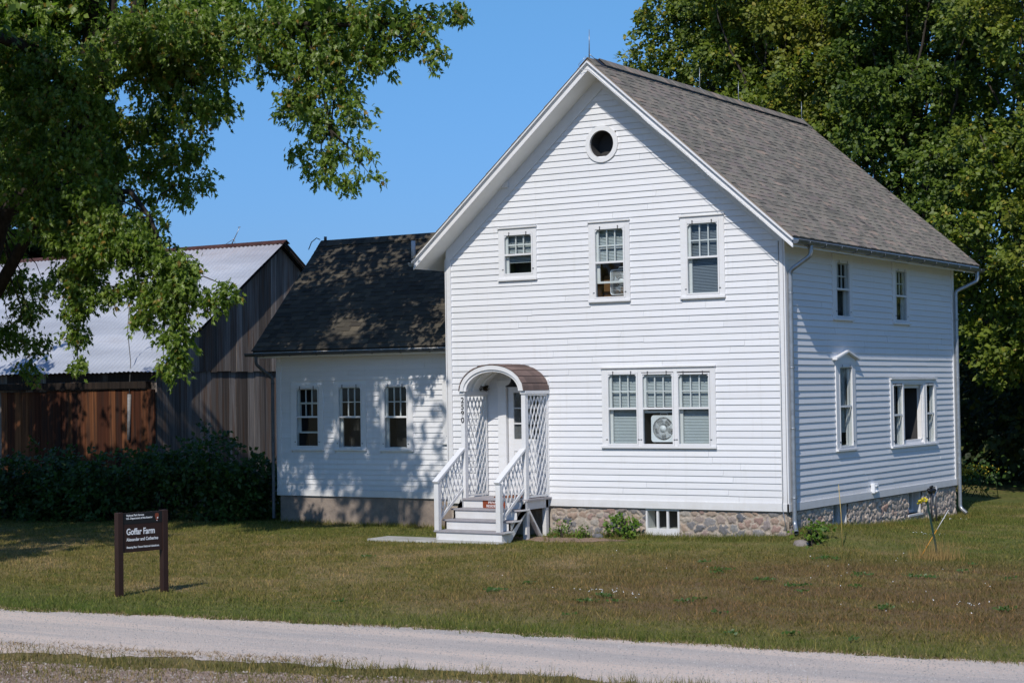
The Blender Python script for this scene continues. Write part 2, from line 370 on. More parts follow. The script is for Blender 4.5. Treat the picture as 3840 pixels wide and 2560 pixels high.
MT['asphalt'] = gravel('worn_asphalt', (.17, .165, .17), (.21, .205, .21), (.10, .10, .10), 90)
MT['baredirt'] = gravel('bare_dirt', (.25, .17, .125), (.32, .23, .17), (.16, .11, .08), 30)

# ---------------- ground -------------------------------------------------------
def road_top(x): return -12.30+.35*np.tanh(-(x-1)/4.)*0 + np.interp(x, [-40, -5.7, -2.4, .6, 3.6, 6.1, 7.7, 40], [-15.2, -13.19, -12.59, -12.20, -12.05, -11.85, -11.75, -9.5])
def road_mid(x): return np.interp(x, [-40, -5.7, -2.4, .6, 3.6, 6.1, 7.7, 40], [-15.2, -13.12, -12.62, -12.22, -12.02, -11.86, -11.72, -9.6])
def road_bot(x): return np.interp(x, [-40, -2.8, .1, 2.5, 4.0, 8, 40], [-18.0, -15.75, -15.35, -14.85, -14.65, -14.1, -12.0])
def sheet(xs, ys, dz, name, mat, fn=None):
    X, Y = np.meshgrid(xs, ys)
    if fn: X, Y = fn(X, Y)
    Z = gz(X, Y)+dz; V = np.stack([X.ravel(), Y.ravel(), Z.ravel()], 1); nx = len(xs); ny = len(ys)
    I = np.arange(nx*ny).reshape(ny, nx); F = np.stack([I[:-1, :-1].ravel(), I[:-1, 1:].ravel(), I[1:, 1:].ravel(), I[1:, :-1].ravel()], 1)
    return npmesh(name, V, F, mat, smooth=True)
xs = np.concatenate([[-1500, -600, -200, -100, -60], np.arange(-45, 30, .33), [35, 50, 90, 200, 600, 1500]])
ys = np.concatenate([[-400, -120, -60, -40], np.arange(-33, 26, .33), [30, 40, 60, 100, 250, 700, 2500]])
tag(sheet(xs, ys, 0, 'ground', MT['lawn']), kind='structure')
rx = np.arange(-45, 30, .12)
def wob(x, s): return .06*np.sin(x*1.7+s)+.06*np.sin(x*4.3+2*s)+.045*np.sin(x*9.7+3*s)+.03*np.sin(x*17.3+s)
def strip(name, mat, top, bot, dz, n=12):
    def fn(X, T): 
        return X, (top(X)+wob(X, 1))*(1-T)+(bot(X)+wob(X, 2.))*T
    return tag(sheet(rx, np.linspace(1, 0, n), dz, name, mat, fn), kind='structure')
strip('gravel_drive', MT['drive'], road_mid, road_bot, .005)
strip('dirt_shoulder', MT['shoulder'], lambda x: road_bot(x)-.55, lambda x: road_bot(x)-2.1, .005)
strip('road', MT['asphalt'], lambda x: road_bot(x)-2.0, lambda x: road_bot(x)-9, .010)
# ---------------- farmhouse ----------------------------------------------------
W, D = 7.4, 9.3
XR = -W/2; SL = .872; EV = .42; RK = .55; RT = 8.53        # ridge top, slope, eave and rake overhang
def rooftop(x): return RT-SL*abs(x-XR)
house = empty('farmhouse', (XR, 0, -.6), 'white two storey clapboard farmhouse with steep shingled gable, arched porch and low side wing', 'house')

class Fr:   # wall frame: u along the wall, n outward
    def __init__(s, o, u, n): s.o = Vector(o); s.u = Vector(u); s.n = Vector(n)
    def P(s, a, n, z): return s.o+s.u*a+s.n*n+Vector((0, 0, z))
FRONT = Fr((0, 0, 0), (1, 0, 0), (0, -1, 0)); SIDE = Fr((0, 0, 0), (0, 1, 0), (1, 0, 0)); WING = Fr((0, 1.1, 0), (1, 0, 0), (0, -1, 0))
LEFT = Fr((-W, 0, 0), (0, 1, 0), (-1, 0, 0)); BACK = Fr((0, D, 0), (1, 0, 0), (0, 1, 0)); WL_ = Fr((-12.77, 0, 0), (0, 1, 0), (-1, 0, 0)); WB = Fr((0, 5.24, 0), (1, 0, 0), (0, 1, 0))
def fbox(mb, fr, a0, a1, n0, n1, z0, z1, mat=0, r=None):
    vs = [fr.P(a, n, z) for z in (z0, z1) for a, n in ((a0, n0), (a1, n0), (a1, n1), (a0, n1))]
    return mb.add(vs, BOXF, mat, r)

def siding(fr, a0, a1, z0, z1, holes, clip=None, name='wall', mat=None, label=None, e=.1195):
    """lapped boards; holes are (a0,a1,z0,z1); clip(zmid)->(a0,a1)"""
    mb = MB(); z = z0; row = 0
    while z < z1-.01:
        zt = min(z+e, z1); segs = [(a0, a1)]
        if clip:
            c = clip(z+.03); segs = [(max(a0, c[0]), min(a1, c[1]))]
            if segs[0][1]-segs[0][0] < .05: break
        for h in holes:
            if h[2] < z+e*.6 and h[3] > z+e*.35:
                ns = []
                for s0, s1 in segs:
                    if h[1] <= s0 or h[0] >= s1: ns.append((s0, s1)); continue
                    if h[0] > s0: ns.append((s0, h[0]))
                    if h[1] < s1: ns.append((h[1], s1))
                segs = ns
        for s0, s1 in segs:
            # split into lengths, each a touch out of line
            cur = s0
            while cur < s1-1e-4:
                nx = cur+random.uniform(1.6, 4.2)
                if s1-nx < .5: nx = s1
                nx = min(nx, s1); j = random.gauss(0, .0018); j2 = j+random.gauss(0, .0025); r = random.random()
                b0 = .021+random.uniform(-.002, .002); top = zt+.012
                m = max(2, int((nx-cur)/.5)); vs = []; 
                for i in range(m+1):
                    a = cur+(nx-(0 if nx == s1 else .004)-cur)*i/m; t = i/m; jz = j*(1-t)+j2*t-.0+(random.gauss(0, .0009) if 0 < i < m else 0)
                    vs += [fr.P(a, -.014, z+jz), fr.P(a, b0-.012, z+jz), fr.P(a, -.012, top)]
                fs = []
                for i in range(m):
                    k = 3*i; fs += [(k+1, k+4, k+5, k+2), (k, k+3, k+4, k+1)]
                fs += [(0, 1, 2), (3*m, 3*m+2, 3*m+1)]
                mb.add(vs, fs, 0, r); cur = nx
        z += e; row += 1
    o = mb.build(name, mat or MT['siding'], house)
    if label: o['label'] = label
    return o

WIN = []       # windows: frame, casing outer, glass rect
HOLES = {'F': [], 'S': [], 'E': []}
# cap: head drip cap ; glass list (a0,a1,z0,z1, kind)
def slats(mb, fr, a0, a1, z0, z1, n, pitch=.028, tilt=.9, jitter=0):
    z = z0
    while z < z1:
        dz = pitch*.95*math.sin(tilt)/2; dn = pitch*.8*math.cos(tilt)/2
        j = random.gauss(0, jitter) if jitter else 0
        mb.add([fr.P(a0, n+dn, z-dz+j), fr.P(a1, n+dn, z-dz+j), fr.P(a1, n-dn, z+dz+j), fr.P(a0, n-dn, z+dz+j)], [(0, 1, 2, 3)], 0)
        z += pitch
def curtain(mb, fr, a0, a1, z0, z1, n, amp=.012, k=22):
    m = max(8, int((a1-a0)/.02)); vs = []
    for i in range(m+1):
        a = a0+(a1-a0)*i/m; d = n+amp*math.sin(k*a*2+1)+amp*.5*math.sin(k*a*4.7)
        vs += [fr.P(a, d, z0), fr.P(a, d*1.0, z1)]
    mb.add(vs, [(2*i, 2*i+2, 2*i+3, 2*i+1) for i in range(m)], 0, smooth=True)

def window(fr, key, outer, panes, opts=None, peak=None):
    """outer casing rect a0,a1,z0,z1 ; panes: list of dict(g=(a0,a1,z0,z1), rail, kind)"""
    o = opts or {}
    a0, a1, z0, z1 = outer; HOLES[key].append((a0+.01, a1-.01, z0+.0, z1-.0))
    cs = MB(); s_ = .05
    zs = z0+.045      # top of the sill
    gs = sorted([p['g'] for p in panes]); e = .03
    # casing: jambs between the storm frames, head board and apron
    edges = [a0]+[q for g in gs for q in (g[0]-e, g[1]+e)]+[a1]
    for i in range(0, len(edges), 2): fbox(cs, fr, edges[i], edges[i+1], -.10, .022, zs, z1-.03)
    zt = max(g[3] for g in gs)+e; zb = min(g[2] for g in gs)-e
    for g in gs:
        fbox(cs, fr, g[0]-e, g[1]+e, -.10, .021, zt, z1-.03)
        if zb > zs+.001: fbox(cs, fr, g[0]-e, g[1]+e, -.10, .021, zs, zb)
    win = cs.build('window', MT['trim'], house, bevel=.003)
    sm = MB(); fbox(sm, fr, a0-.01, a1+.01, -.10, .055, z0, zs); sm.build('sill', MT['trim'], win, bevel=.004)
    cp = MB()
    if peak:      # little gabled hood
        zc, ze, ov, pr = peak; am = (a0+a1)/2
        for sgn in (-1, 1):
            A = Vector((am, zc)); B = Vector((am+sgn*ov, ze)); nrm = Vector((0, .035))
            vs = [fr.P(q.x, n, q.y) for n in (-.012, pr) for q in (A, B, B-nrm, A-nrm)]
            if sgn > 0: vs = [fr.P(q.x, n, q.y) for n in (-.012, pr) for q in (A, A-nrm, B-nrm, B)]
            cp.add(vs, [(0, 3, 2, 1), (4, 5, 6, 7), (0, 1, 5, 4), (1, 2, 6, 5), (2, 3, 7, 6), (3, 0, 4, 7)])
        cp.add([fr.P(am-ov*.8, .015, ze-.02), fr.P(am+ov*.8, .015, ze-.02), fr.P(am, .015, zc-.03)], [(0, 1, 2)])
        fbox(cp, fr, a0, a1, -.012, .026, z1-.03, ze-.02)
        cp.build('window_hood', MT['trim'], win)
    elif not o.get('nocap'):
        fbox(cp, fr, a0-.012, a1+.012, -.012, .055, z1-.030, z1); cp.build('drip_cap', MT['trim_peel'], win, bevel=.004)
    rm = MB(); fm = MB(); pns = []; sh = MB(); bls = []; hws = []; blmat = MT['blind']
    depth = o.get('depth', .45)
    for p in panes:
        g0, g1, h0, h1 = p['g']; kind = p.get('kind', 'dark'); rail = p.get('rail')
        # room behind (open box seen from outside)
        B = [fr.P(a, n, z) for n in (-.101, -depth) for a, z in ((g0-e, h0-e), (g1+e, h0-e), (g1+e, h1+e), (g0-e, h1+e))]
        rm.add(B, [(4, 5, 6, 7), (0, 4, 7, 3), (1, 2, 6, 5), (0, 1, 5, 4), (3, 7, 6, 2)], 1 if p.get('brown') else 0)
        if kind == 'open':       # big single sash frame, no storm window
            w_ = .05
            for q in ((g0-e, g0, h0, h1), (g1, g1+e, h0, h1), (g0-e, g1+e, h1, h1+e), (g0-e, g1+e, h0-e, h0)): fbox(fm, fr, q[0], q[1], -.06, .006, q[2], q[3])
            fbox(sh, fr, g1-.004, g1+.02, -.13, -.06, h0, h1); fbox(sh, fr, g0-.02, g0+.004, -.13, -.06, h0, h1); fbox(sh, fr, g0, g1, -.12, -.07, h1-.07, h1); fbox(sh, fr, g0, g1, -.12, -.04, h0, h0+.07)
            fbox(sh, fr, g1-.035, g1-.006, -.045, -.02, h0+.08, h1-.01)
            continue
        # storm frame
        t = .012
        for q in ((g0-e+.003, g0, h0-e, h1+e), (g1, g1+e-.003, h0-e, h1+e), (g0, g1, h1, h1+e), (g0, g1, h0-e, h0)): fbox(fm, fr, q[0], q[1], -.012, .028, q[2]+.002, q[3]-.002)
        if rail: fbox(fm, fr, g0, g1, -.010, .016, rail-.018, rail+.018)
        if p.get('corners', True):
            for a, d in ((g0, 1), (g1, -1)):
                fm.add([fr.P(a, .012, h1), fr.P(a+d*.05, .012, h1), fr.P(a, .012, h1-.05), fr.P(a, -.01, h1), fr.P(a+d*.05, -.01, h1), fr.P(a, -.01, h1-.05)], [(0, 1, 2), (3, 5, 4), (1, 4, 5, 2)] if d < 0 else [(0, 2, 1), (3, 4, 5), (1, 2, 5, 4)])
        # hangers and hooks
        hk = .6 if key == 'S' else 1.
        for a in (g0+(g1-g0)*.18, g1-(g1-g0)*.18):
            hw = MB(); hws.append((hw, 'hanger')); hw.add([fr.P(a-.014, .034, h1+e+.03*hk), fr.P(a+.014, .034, h1+e+.03*hk), fr.P(a+.006, .036, h1+e-.005), fr.P(a+.016, .034, h1+e-.04*hk), fr.P(a-.016, .034, h1+e-.04*hk), fr.P(a-.006, .036, h1+e-.005)], [(0, 1, 2, 3, 4, 5)])
        for a in (g0-e-.01, g1+e+.01):
            hw = MB(); hws.append((hw, 'hook')); fbox(hw, fr, a-.018, a+.018, .023, .034, h0+.075, h0+.087)
        if not o.get('noglass') :
            pn = MB(); pns.append(pn); pn.add([fr.P(g0, .002, h0), fr.P(g1, .002, h0), fr.P(g1, .002, h1), fr.P(g0, .002, h1)], [(0, 1, 2, 3)])
        # inner sashes
        mid = rail if rail else (h0+h1)/2; up = p.get('up', 0)
        nu = -.055; sw = .042
        def sash(n, b, tp, lites):
            for q in ((g0-e, g0+sw, b, tp), (g1-sw, g1+e, b, tp), (g0+sw, g1-sw, tp-sw, tp), (g0+sw, g1-sw, b, b+sw)): fbox(sh, fr, q[0], q[1], n-.017, n+.017, q[2]+.001, q[3]-.001)
            if lites:
                cx, cz = lites; mw = .011
                for i in range(1, cx):
                    a = g0+sw+(g1-g0-2*sw)*i/cx; fbox(sh, fr, a-mw, a+mw, n-.012, n+.012, b+sw, tp-sw)
                for i in range(1, cz):
                    z = b+sw+(tp-b-2*sw)*i/cz; fbox(sh, fr, g0+sw, g1-sw, n-.011, n+.013, z-mw, z+mw)
        sash(nu, mid-.02, h1+e-.005, p.get('lites', (3, 2)))
        sash(nu-.036, h0-e+up, mid+.02+up, None)
        nb = -.125; bl = MB(); bls.append(bl)
        if kind == 'blind': slats(bl, fr, g0-e+.01, g1+e-.01, p.get('bz0', h0), h1+e, nb)
        if kind == 'blind_dk': slats(bl, fr, g0-e+.01, g1+e-.01, p.get('bz0', h0), h1+e, nb, tilt=.85); blmat = MT['blind_dk']
        if kind == 'blind_low':
            slats(bl, fr, g0-e+.01, g1+e-.01, p.get('bz0', h0), h1+e, nb, tilt=.85)
        if kind == 'curtain': curtain(bl, fr, g0-e, g1+e, p.get('bz0', h0), h1, nb); blmat = MT['curtain']
        if kind == 'curtain_dk': curtain(bl, fr, g0-e, g1+e, p.get('bz0', h0), h1, nb); blmat = MT['curtain_dk']
        if kind == 'dark2': curtain(bl, fr, g0-e, g1+e, h0, h1, nb); blmat = MT['curtain_shade']
        if kind == 'side_curtain':
            curtain(bl, fr, g0-e, g0+(g1-g0)*.3, h0, h1, nb); bl = MB(); bls.append(bl); curtain(bl, fr, g1-(g1-g0)*.25, g1+e, h0, h1, nb); blmat = MT['curtain_dk']
        if p.get('brown'):
            fbox(rm, fr, g0, g0+.16, -.40, -.30, h0-e, h0+.42, 1)
    rm.build('room_interior', [MT['room'], MT['roombrown']], win)
    fm.build('storm_frame', MT['trim'], win)
    if sh.v: sh.build('sash', MT['trim'], win)
    for pn in pns: pn.build('pane', MT['glass'], win)
    for bl in bls:
        if bl.v: bl.build('curtain' if blmat in (MT['curtain'], MT['curtain_dk'], MT['curtain_shade']) else 'blind', blmat, win)
    for hw, nm in hws: hw.build(nm, MT['darkiron'], win)
    return win
window(FRONT, 'F', (-3.815, -1.405, 1.133, 2.68), [dict(g=(-3.668, -3.06, 1.218, 2.535), rail=1.885, kind='blind'), dict(g=(-2.925, -2.30, 1.218, 2.525), rail=1.885, kind='blind', bz0=1.93, up=.61), dict(g=(-2.172, -1.545, 1.22, 2.515), rail=1.885, kind='blind')])
window(FRONT, 'F', (-6.125, -5.24, 4.43, 5.495), [dict(g=(-5.978, -5.355, 4.575, 5.33), rail=4.945, kind='blind_low', bz0=4.80)])
window(FRONT, 'F', (-4.055, -3.16, 3.925, 5.49), [dict(g=(-3.908, -3.295, 4.03, 5.325), rail=4.69, kind='blind', bz0=4.70, up=.29, brown=True)])
window(FRONT, 'F', (-2.08, -1.175, 3.915, 5.475), [dict(g=(-1.93, -1.31, 4.02, 5.315), rail=4.686, kind='blind_dk')])
window(SIDE, 'S', (2.24, 3.24, 3.515, 4.83), [dict(g=(2.43, 3.08, 3.61, 4.63), rail=4.125, kind='dark2', lites=(3, 2), corners=False)], dict(nocap=True))
window(SIDE, 'S', (5.47, 6.44, 3.512, 4.83), [dict(g=(5.645, 6.27, 3.61, 4.625), rail=4.11, kind='dark2', lites=(3, 2), corners=False)], dict(nocap=True))
window(SIDE, 'S', (2.30, 3.30, 1.0, 2.72), [dict(g=(2.50, 3.12, 1.10, 2.615), rail=1.86, kind='curtain', bz0=1.35, lites=None, corners=False)], peak=(2.945, 2.79, .62, .10))
window(SIDE, 'S', (5.21, 8.0, .96, 2.40), [dict(g=(5.38, 5.905, 1.01+.02, 2.245), rail=1.637, kind='curtain_dk', lites=None, corners=False),
       dict(g=(6.03, 7.19, 1.03, 2.26), kind='open'), dict(g=(7.37, 7.85, 1.03, 2.243), rail=1.637, kind='curtain_dk', lites=None, corners=False)], dict(depth=.9))
window(WING, 'E', (-12.385, -11.475, .997, 2.48), [dict(g=(-12.22, -11.625, 1.11, 2.36), rail=1.742, kind='dark', up=.30)], dict(nocap=True))
window(WING, 'E', (-11.18, -10.30, 1.004, 2.48), [dict(g=(-11.04, -10.44, 1.08, 2.38), rail=1.737, kind='dark')], dict(nocap=True))
window(WING, 'E', (-9.93, -9.055, .998, 2.46), [dict(g=(-9.795, -9.215, 1.076, 2.376), rail=1.732, kind='dark')], dict(nocap=True))
window(WING, 'E', (-8.29, -7.5, 1.15, 2.52), [dict(g=(-8.13, -7.65, 1.25, 2.40), rail=1.80, kind='dark')], dict(nocap=True))

# round attic opening
rc, rz, ri, ro = -3.73, 6.97, .262, .355
HOLES['F'].append(('round',))
mb = MB(); N = 40
vs = []; 
for r_, n in ((ri, -.02), (ri, .032), (ro, .032), (ro, -.012), (ri, -.35)):
    for k in range(N):
        t = 2*math.pi*k/N; vs.append(FRONT.P(rc+r_*math.cos(t), n, rz+r_*math.sin(t)))
fs = []
for j in (0, 1, 2): fs += [[j*N+k, (j+1)*N+k, (j+1)*N+(k+1) % N, j*N+(k+1) % N] for k in range(N)]
mb.add(vs, fs, 0, .5); win = mb.build('round_window', MT['trim'], house)
mb = MB(); mb.add(vs, [[k, (k+1) % N, 4*N+(k+1) % N, 4*N+k] for k in range(N)]+[[4*N+k for k in range(N)]]); mb.build('attic_interior', MT['room'], win)

holesF = [h for h in HOLES['F'] if h[0] != 'round']
DO = (-6.20, -5.02, .16, 2.47)     # door opening with casing
def roundcut(z):                    # the round opening cut as short rows
    d = (z+.03-rz); 
    return (ro-.02)**2-d*d
class RH(list): pass
rows = []
z = .15
while z < 8.3:
    q = roundcut(z)
    if q > 0: rows.append((rc-math.sqrt(q), rc+math.sqrt(q), z+.045, z+.06))
    z += .1195
FRZ = .20*math.sqrt(1+SL*SL)        # frieze, vertical size
def clipF(z):
    zt = z+FRZ-.03; half = (RT-.21-zt)/SL
    return (XR-half, XR+half)
siding(FRONT, -W+.10, -.10, .15, 8.4, holesF+rows+[DO], clipF, 'wall')
siding(SIDE, .10, D-.12, .15, 4.88, HOLES['S'], None, 'wall')
siding(LEFT, .10, D-.12, .15, 4.88, [(1.1, 5.3, 0, 3.2)], None, 'wall')
siding(WING, -12.77+.10, -7.42, .15, 3.25, HOLES['E'], None, 'wall', label='shaded clapboard wall of the side wing', e=.1135)

# sheathing behind the boards, cut round the openings by strips
def sheath(mb, fr, a0, a1, z0, z1, holes, n0, n1):
    az = sorted({a0, a1, *[q for h in holes for q in h[:2] if a0 < q < a1]})
    for s0, s1 in zip(az[:-1], az[1:]):
        am = (s0+s1)/2; cuts = sorted([(h[2], h[3]) for h in holes if h[0] < am < h[1]]); z = z0
        for c0, c1 in cuts:
            if c0 > z: fbox(mb, fr, s0, s1, n0, n1, z, c0)
            z = max(z, c1)
        if z < z1: fbox(mb, fr, s0, s1, n0, n1, z, z1)
inner = lambda hs: [(h[0]+.05, h[1]-.05, h[2]+.05, h[3]-.05) for h in hs]
mb = MB()
sheath(mb, FRONT, -W+.03, -.03, .02, 4.9, inner(holesF)+[(-6.05, -5.1, .16, 2.35)], -.10, -.016)
sq = (rc-ri-.03, rc+ri+.03, rz-ri-.03, rz+ri+.03)
# gable part of the sheathing, in vertical slivers following the roof
a = -W+.03
while a < -.04:
    b = min(a+.1, -.03); zt = min(rooftop(a), rooftop(b))-.21
    if sq[0]-.1 < a < sq[1]+.02:
        c = [h for h in inner(holesF) if h[0] < (a+b)/2 < h[1] and h[3] > 4.9]
        fbox(mb, FRONT, a, b, -.10, -.016, c[0][3] if c else 4.9, sq[2]); fbox(mb, FRONT, a, b, -.10, -.016, sq[3], zt)
    else:
        c = [h for h in inner(holesF) if h[0] < (a+b)/2 < h[1] and h[3] > 4.9]
        fbox(mb, FRONT, a, b, -.10, -.016, c[0][3] if c else 4.9, zt)
    a = b
sheath(mb, SIDE, .03, D-.03, .02, 4.95, inner(HOLES['S']), -.10, -.016)
fbox(mb, LEFT, .03, D-.03, -.10, -.016, .02, 4.95); fbox(mb, BACK, -W, -.03, -.10, 0, .02, 4.95)
mb.prism([(-W+.05, 4.95), (-.05, 4.95), (XR, 8.2)], 1, D-.1, D-.02)
sheath(mb, WING, -12.74, -7.42, .02, 3.25, inner(HOLES['E']), -.10, -.016)
fbox(mb, WL_, 1.13, 5.2, -.10, 0, .02, 3.2); fbox(mb, WB, -12.74, -7.42, -.10, 0, .02, 3.2)
mb.prism([(1.13, 3.2), (5.2, 3.2), (3.17, 5.45)], 0, -12.77, -12.68)
mb.box((-W, .02, 0), (-W+.02, D, .02))
mb.build('sheathing', MT['soffit'], house)

# trim boards
mb = MB()
for fr, a0, a1 in ((FRONT, -W+0, -W+.115), (FRONT, -.115, 0), (SIDE, -.026, .105), (SIDE, D-.125, D), (LEFT, -.026, .1), (LEFT, D-.12, D)):
    zt = 4.93 if fr is not FRONT else rooftop(0)-.22+.01
    fbox(mb, fr, a0, a1, -.014, .026, .0, zt)
fbox(mb, FRONT, -W-.03, .03, -.014, .034, .004, .15); fbox(mb, SIDE, -.034, D, -.014, .033, .004, .149); fbox(mb, LEFT, 0, D, -.014, .034, .0, .149)
fbox(mb, WING, -12.77, -12.67, -.014, .024, .0, 3.22); fbox(mb, WING, -12.80, -7.43, -.014, .030, .004, .15); fbox(mb, WL_, 1.076, 1.2, -.01, .026, 0, 3.2); fbox(mb, WING, -7.56, -7.43, -.014, .024, .15, 3.2)
fbox(mb, SIDE, .105, D-.125, -.014, .017, 4.815, 4.93, r=.3)
# rake frieze on the gable
for sg in (-1, 1):
    xe = XR+sg*(W/2-.001); zt = rooftop(xe)-.21
    pts = [(XR, RT-.205), (XR, RT-.205-FRZ-.02), (xe, zt-FRZ-.02), (xe, zt)]
    if sg < 0: pts = pts[::-1]
    mb.prism(pts, 1, -.022-.002, .012)
mb.build('corner_trim', MT['trim'], house, bevel=.003)

# ---- roofs
def shingles(name, mat, P0, ud, sd, L, S, parent, expo=.142, tab=(.12, .30), lift=.007, edge=None, label=None):
    """P0 eave corner, ud unit along the eave, sd unit up the slope"""
    P0, ud, sd = Vector(P0), Vector(ud), Vector(sd); nn = ud.cross(sd).normalized()
    if nn.z < 0: nn = -nn
    mb = MB(); n = int(math.ceil(S/expo))
    for i in range(n):
        s0 = i*expo; s1 = min(S, s0+expo+.05); a = -random.uniform(0, .2)
        hi = random.random() > .5
        while a < L:
            w_ = random.uniform(*tab); b = min(a+w_, L); aa = max(a, 0)
            if b > aa:
                th = lift*(1.9 if hi else .8)+random.uniform(-.001, .001); e0 = .0015*(i % 2)
                dip = random.uniform(-.004, .004)
                v = [P0+ud*aa+sd*(s0+dip), P0+ud*b+sd*(s0+dip), P0+ud*b+sd*s1, P0+ud*aa+sd*s1]
                q = [x+nn*(th+e0) for x in v[:2]]+[x+nn*.001 for x in v[2:]]
                lo = [x-nn*.002 for x in v[:2]]
                fl = [(0, 1, 2, 3), (4, 5, 1, 0), (0, 3, 4), (1, 5, 2)]
                mb.add(q+lo, fl, 0, min(1, max(0, random.gauss(.5, .25))))
            a = b if b > a else a+w_; hi = not hi if random.random() < .8 else hi
    o = mb.build(name, mat, parent)
    return o
sl_ = math.sqrt(1+SL*SL); RSL = (W/2+EV)*sl_; LR = RK+D+.6
rf = MB()
th_ = .045
for sg in (-1, 1):
    xe = XR+sg*(W/2+EV); ze = rooftop(xe)
    # deck
    pts = [(XR, RT-.004), (xe, ze-.004), (xe, ze-th_), (XR, RT-th_)]
    if sg < 0: pts = pts[::-1]
    rf.prism(pts, 1, -RK-.02, D+.6)
roof = rf.build('roof', MT['shingle'], house)
shingles('shingle_course', MT['shingle'], (XR+W/2+EV+.02, -RK-.03, rooftop(EV)-.015), (0, 1, 0), (-1/sl_, 0, SL/sl_), LR+.03, RSL+.02, roof)
shingles('shingle_course', MT['shingle'], (XR-W/2-EV-.02, -RK-.03, rooftop(EV)-.015), (0, 1, 0), (1/sl_, 0, SL/sl_), LR+.03, RSL+.02, roof, expo=.2)
mb = MB(); y = -RK-.03     # ridge vent: raised dark strip with shingle caps
for sg in (-1, 1):
    pts = [(XR, RT+.012), (XR+sg*.16, RT+.012-.16*SL), (XR+sg*.16, RT+.05-.16*SL), (XR, RT+.05)]
    if sg < 0: pts = pts[::-1]
    mb.prism(pts, 1, -RK+.25, D+.3, 1)
while y < D+.55:
    yb = min(y+random.uniform(.2, .24), D+.6); 
    for sg in (-1, 1):
        e_ = .06 if -.3 < y < D+.25 else .015
        pts = [(XR, RT+e_+.004), (XR+sg*.17, RT+e_+.004-.17*SL), (XR+sg*.17, RT+e_+.014-.17*SL), (XR, RT+e_+.016)]
        if sg < 0: pts = pts[::-1]
        mb.prism(pts, 1, y, yb+.02, 0)
    y = yb
mb.build('ridge_cap', [MT['shingle'], MT['black']], roof)
# soffit, fascia and rake mouldings
mb = MB(); sf = MB()
for sg in (-1, 1):
    xe = XR+sg*(W/2+EV); xw = XR+sg*(W/2-.02)
    def pr(m, x0, x1, t0, t1, y0, y1):      # strip following the slope from x0 to x1, t below the roof top
        pts = [(x0, rooftop(x0)-t0), (x1, rooftop(x1)-t0), (x1, rooftop(x1)-t1), (x0, rooftop(x0)-t1)]
        if sg < 0: pts = pts[::-1]
        m.prism(pts, 1, y0, y1)
    pr(sf, XR, xe-sg*.01, .19, .21, -RK+.02, -.0)                    # front overhang soffit
    pr(sf, XR, xe-sg*.01, .19, .21, D+.0, D+.58)
    pr(sf, xw, xe-sg*.01, .19, .21, 0, D)
    pr(mb, XR, xe, th_, .215, -RK-.002, -RK+.02)                       # rake board
    pr(mb, XR, xe+sg*.02, th_-.004, th_+.032, -RK-.060, -RK-.002)      # crown lip
    pr(mb, XR, xe, th_+.032, th_+.050, -RK-.030, -RK-.002)
    pr(mb, XR, xe, .176, .222, -RK-.016, -RK-.002)
    pr(mb, XR, xe, th_, .21, D+.58, D+.60)
    x0, x1 = sorted((xe-sg*.02, xe)); mb.box((x0, -RK+.02, rooftop(xe)-.20), (x1, D+.58, rooftop(xe)-th_), r=.4)
sf.build('soffit', MT['soffit'], house); mb.build('rake_board', MT['trim'], house, bevel=.002)

def gutter(name, p0, p1, out, mat, r=.065, brackets=True, parent=house):
    """half-round trough from p0 to p1"""
    p0, p1 = Vector(p0), Vector(p1); d = (p1-p0).normalized(); o_ = Vector(out); up = Vector((0, 0, 1)); n = 10; mb = MB()
    vs = []
    for p in (p0, p1):
        for rr in (r, r-.004):
            for k in range(n+1):
                t = math.pi*k/n; vs.append(p+o_*(rr*math.cos(t))-up*(rr*math.sin(t)))
    m = n+1; fs = []
    for k in range(n):
        fs += [(k, k+1, 2*m+k+1, 2*m+k), (m+k, 3*m+k, 3*m+k+1, m+k+1)]
    mb.add(vs, fs, 0, .5, True)
    for p, b in ((p0, 0), (p1, 2*m)): mb.add([vs[b+k] for k in range(m)], [list(range(m))], 0, .5)
    mb.tube([p0+o_*r+up*.004, p1+o_*r+up*.004], .008, 6)
    if brackets:
        L = (p1-p0).length; s = .5
        while s < L:
            q = p0+d*s; pts = [q+o_*((r+.006)*math.cos(t))-up*((r+.006)*math.sin(t)) for t in np.linspace(0, math.pi, 7)]
            mb.tube(pts, .007, 5); s += .75
    return mb.build(name, mat, parent)
gzr = rooftop(EV)-.085
gutter('gutter', (EV+.055, -RK-.02, gzr+.0), (EV+.055, D+.66, gzr-.02), (1, 0, 0), MT['gutter'], .07)
gutter('gutter', (-W-EV-.055, -RK-.02, gzr), (-W-EV-.055, D+.66, gzr-.02), (-1, 0, 0), MT['galv'], .07)
def downspout(pts, r=.042, mat=None, bands=()):
    mb = MB(); P = [Vector(p) for p in pts]; out = [P[0]]
    for i in range(1, len(P)-1):   # round the bends
        a = (P[i-1]-P[i]).normalized(); b = (P[i+1]-P[i]).normalized(); d = .07
        for t in (0, .25, .5, .75, 1): out.append((P[i]+a*d)*(1-t)**2+P[i]*2*t*(1-t)+(P[i]+b*d)*t*t)
    out.append(P[-1]); mb.tube(out, r, 12, cap=False)
    for z, x, y in bands: mb.tube([(x, y, z-.012), (x, y, z+.012)], r+.006, 12); mb.box((x-.01, y-.03, z-.01), (x+.05, y+.03, z+.01))
    return mb.build('downspout', mat or MT['galv'], house)
downspout([(EV+.055, .12, gzr-.06), (EV+.055, .12, gzr-.24), (.085, .07, gzr-.50), (.085, .07, -.22), (.17, -.06, -.36)], bands=[(z, .085, .07) for z in (3.95, 2.6, 1.5, .25)])
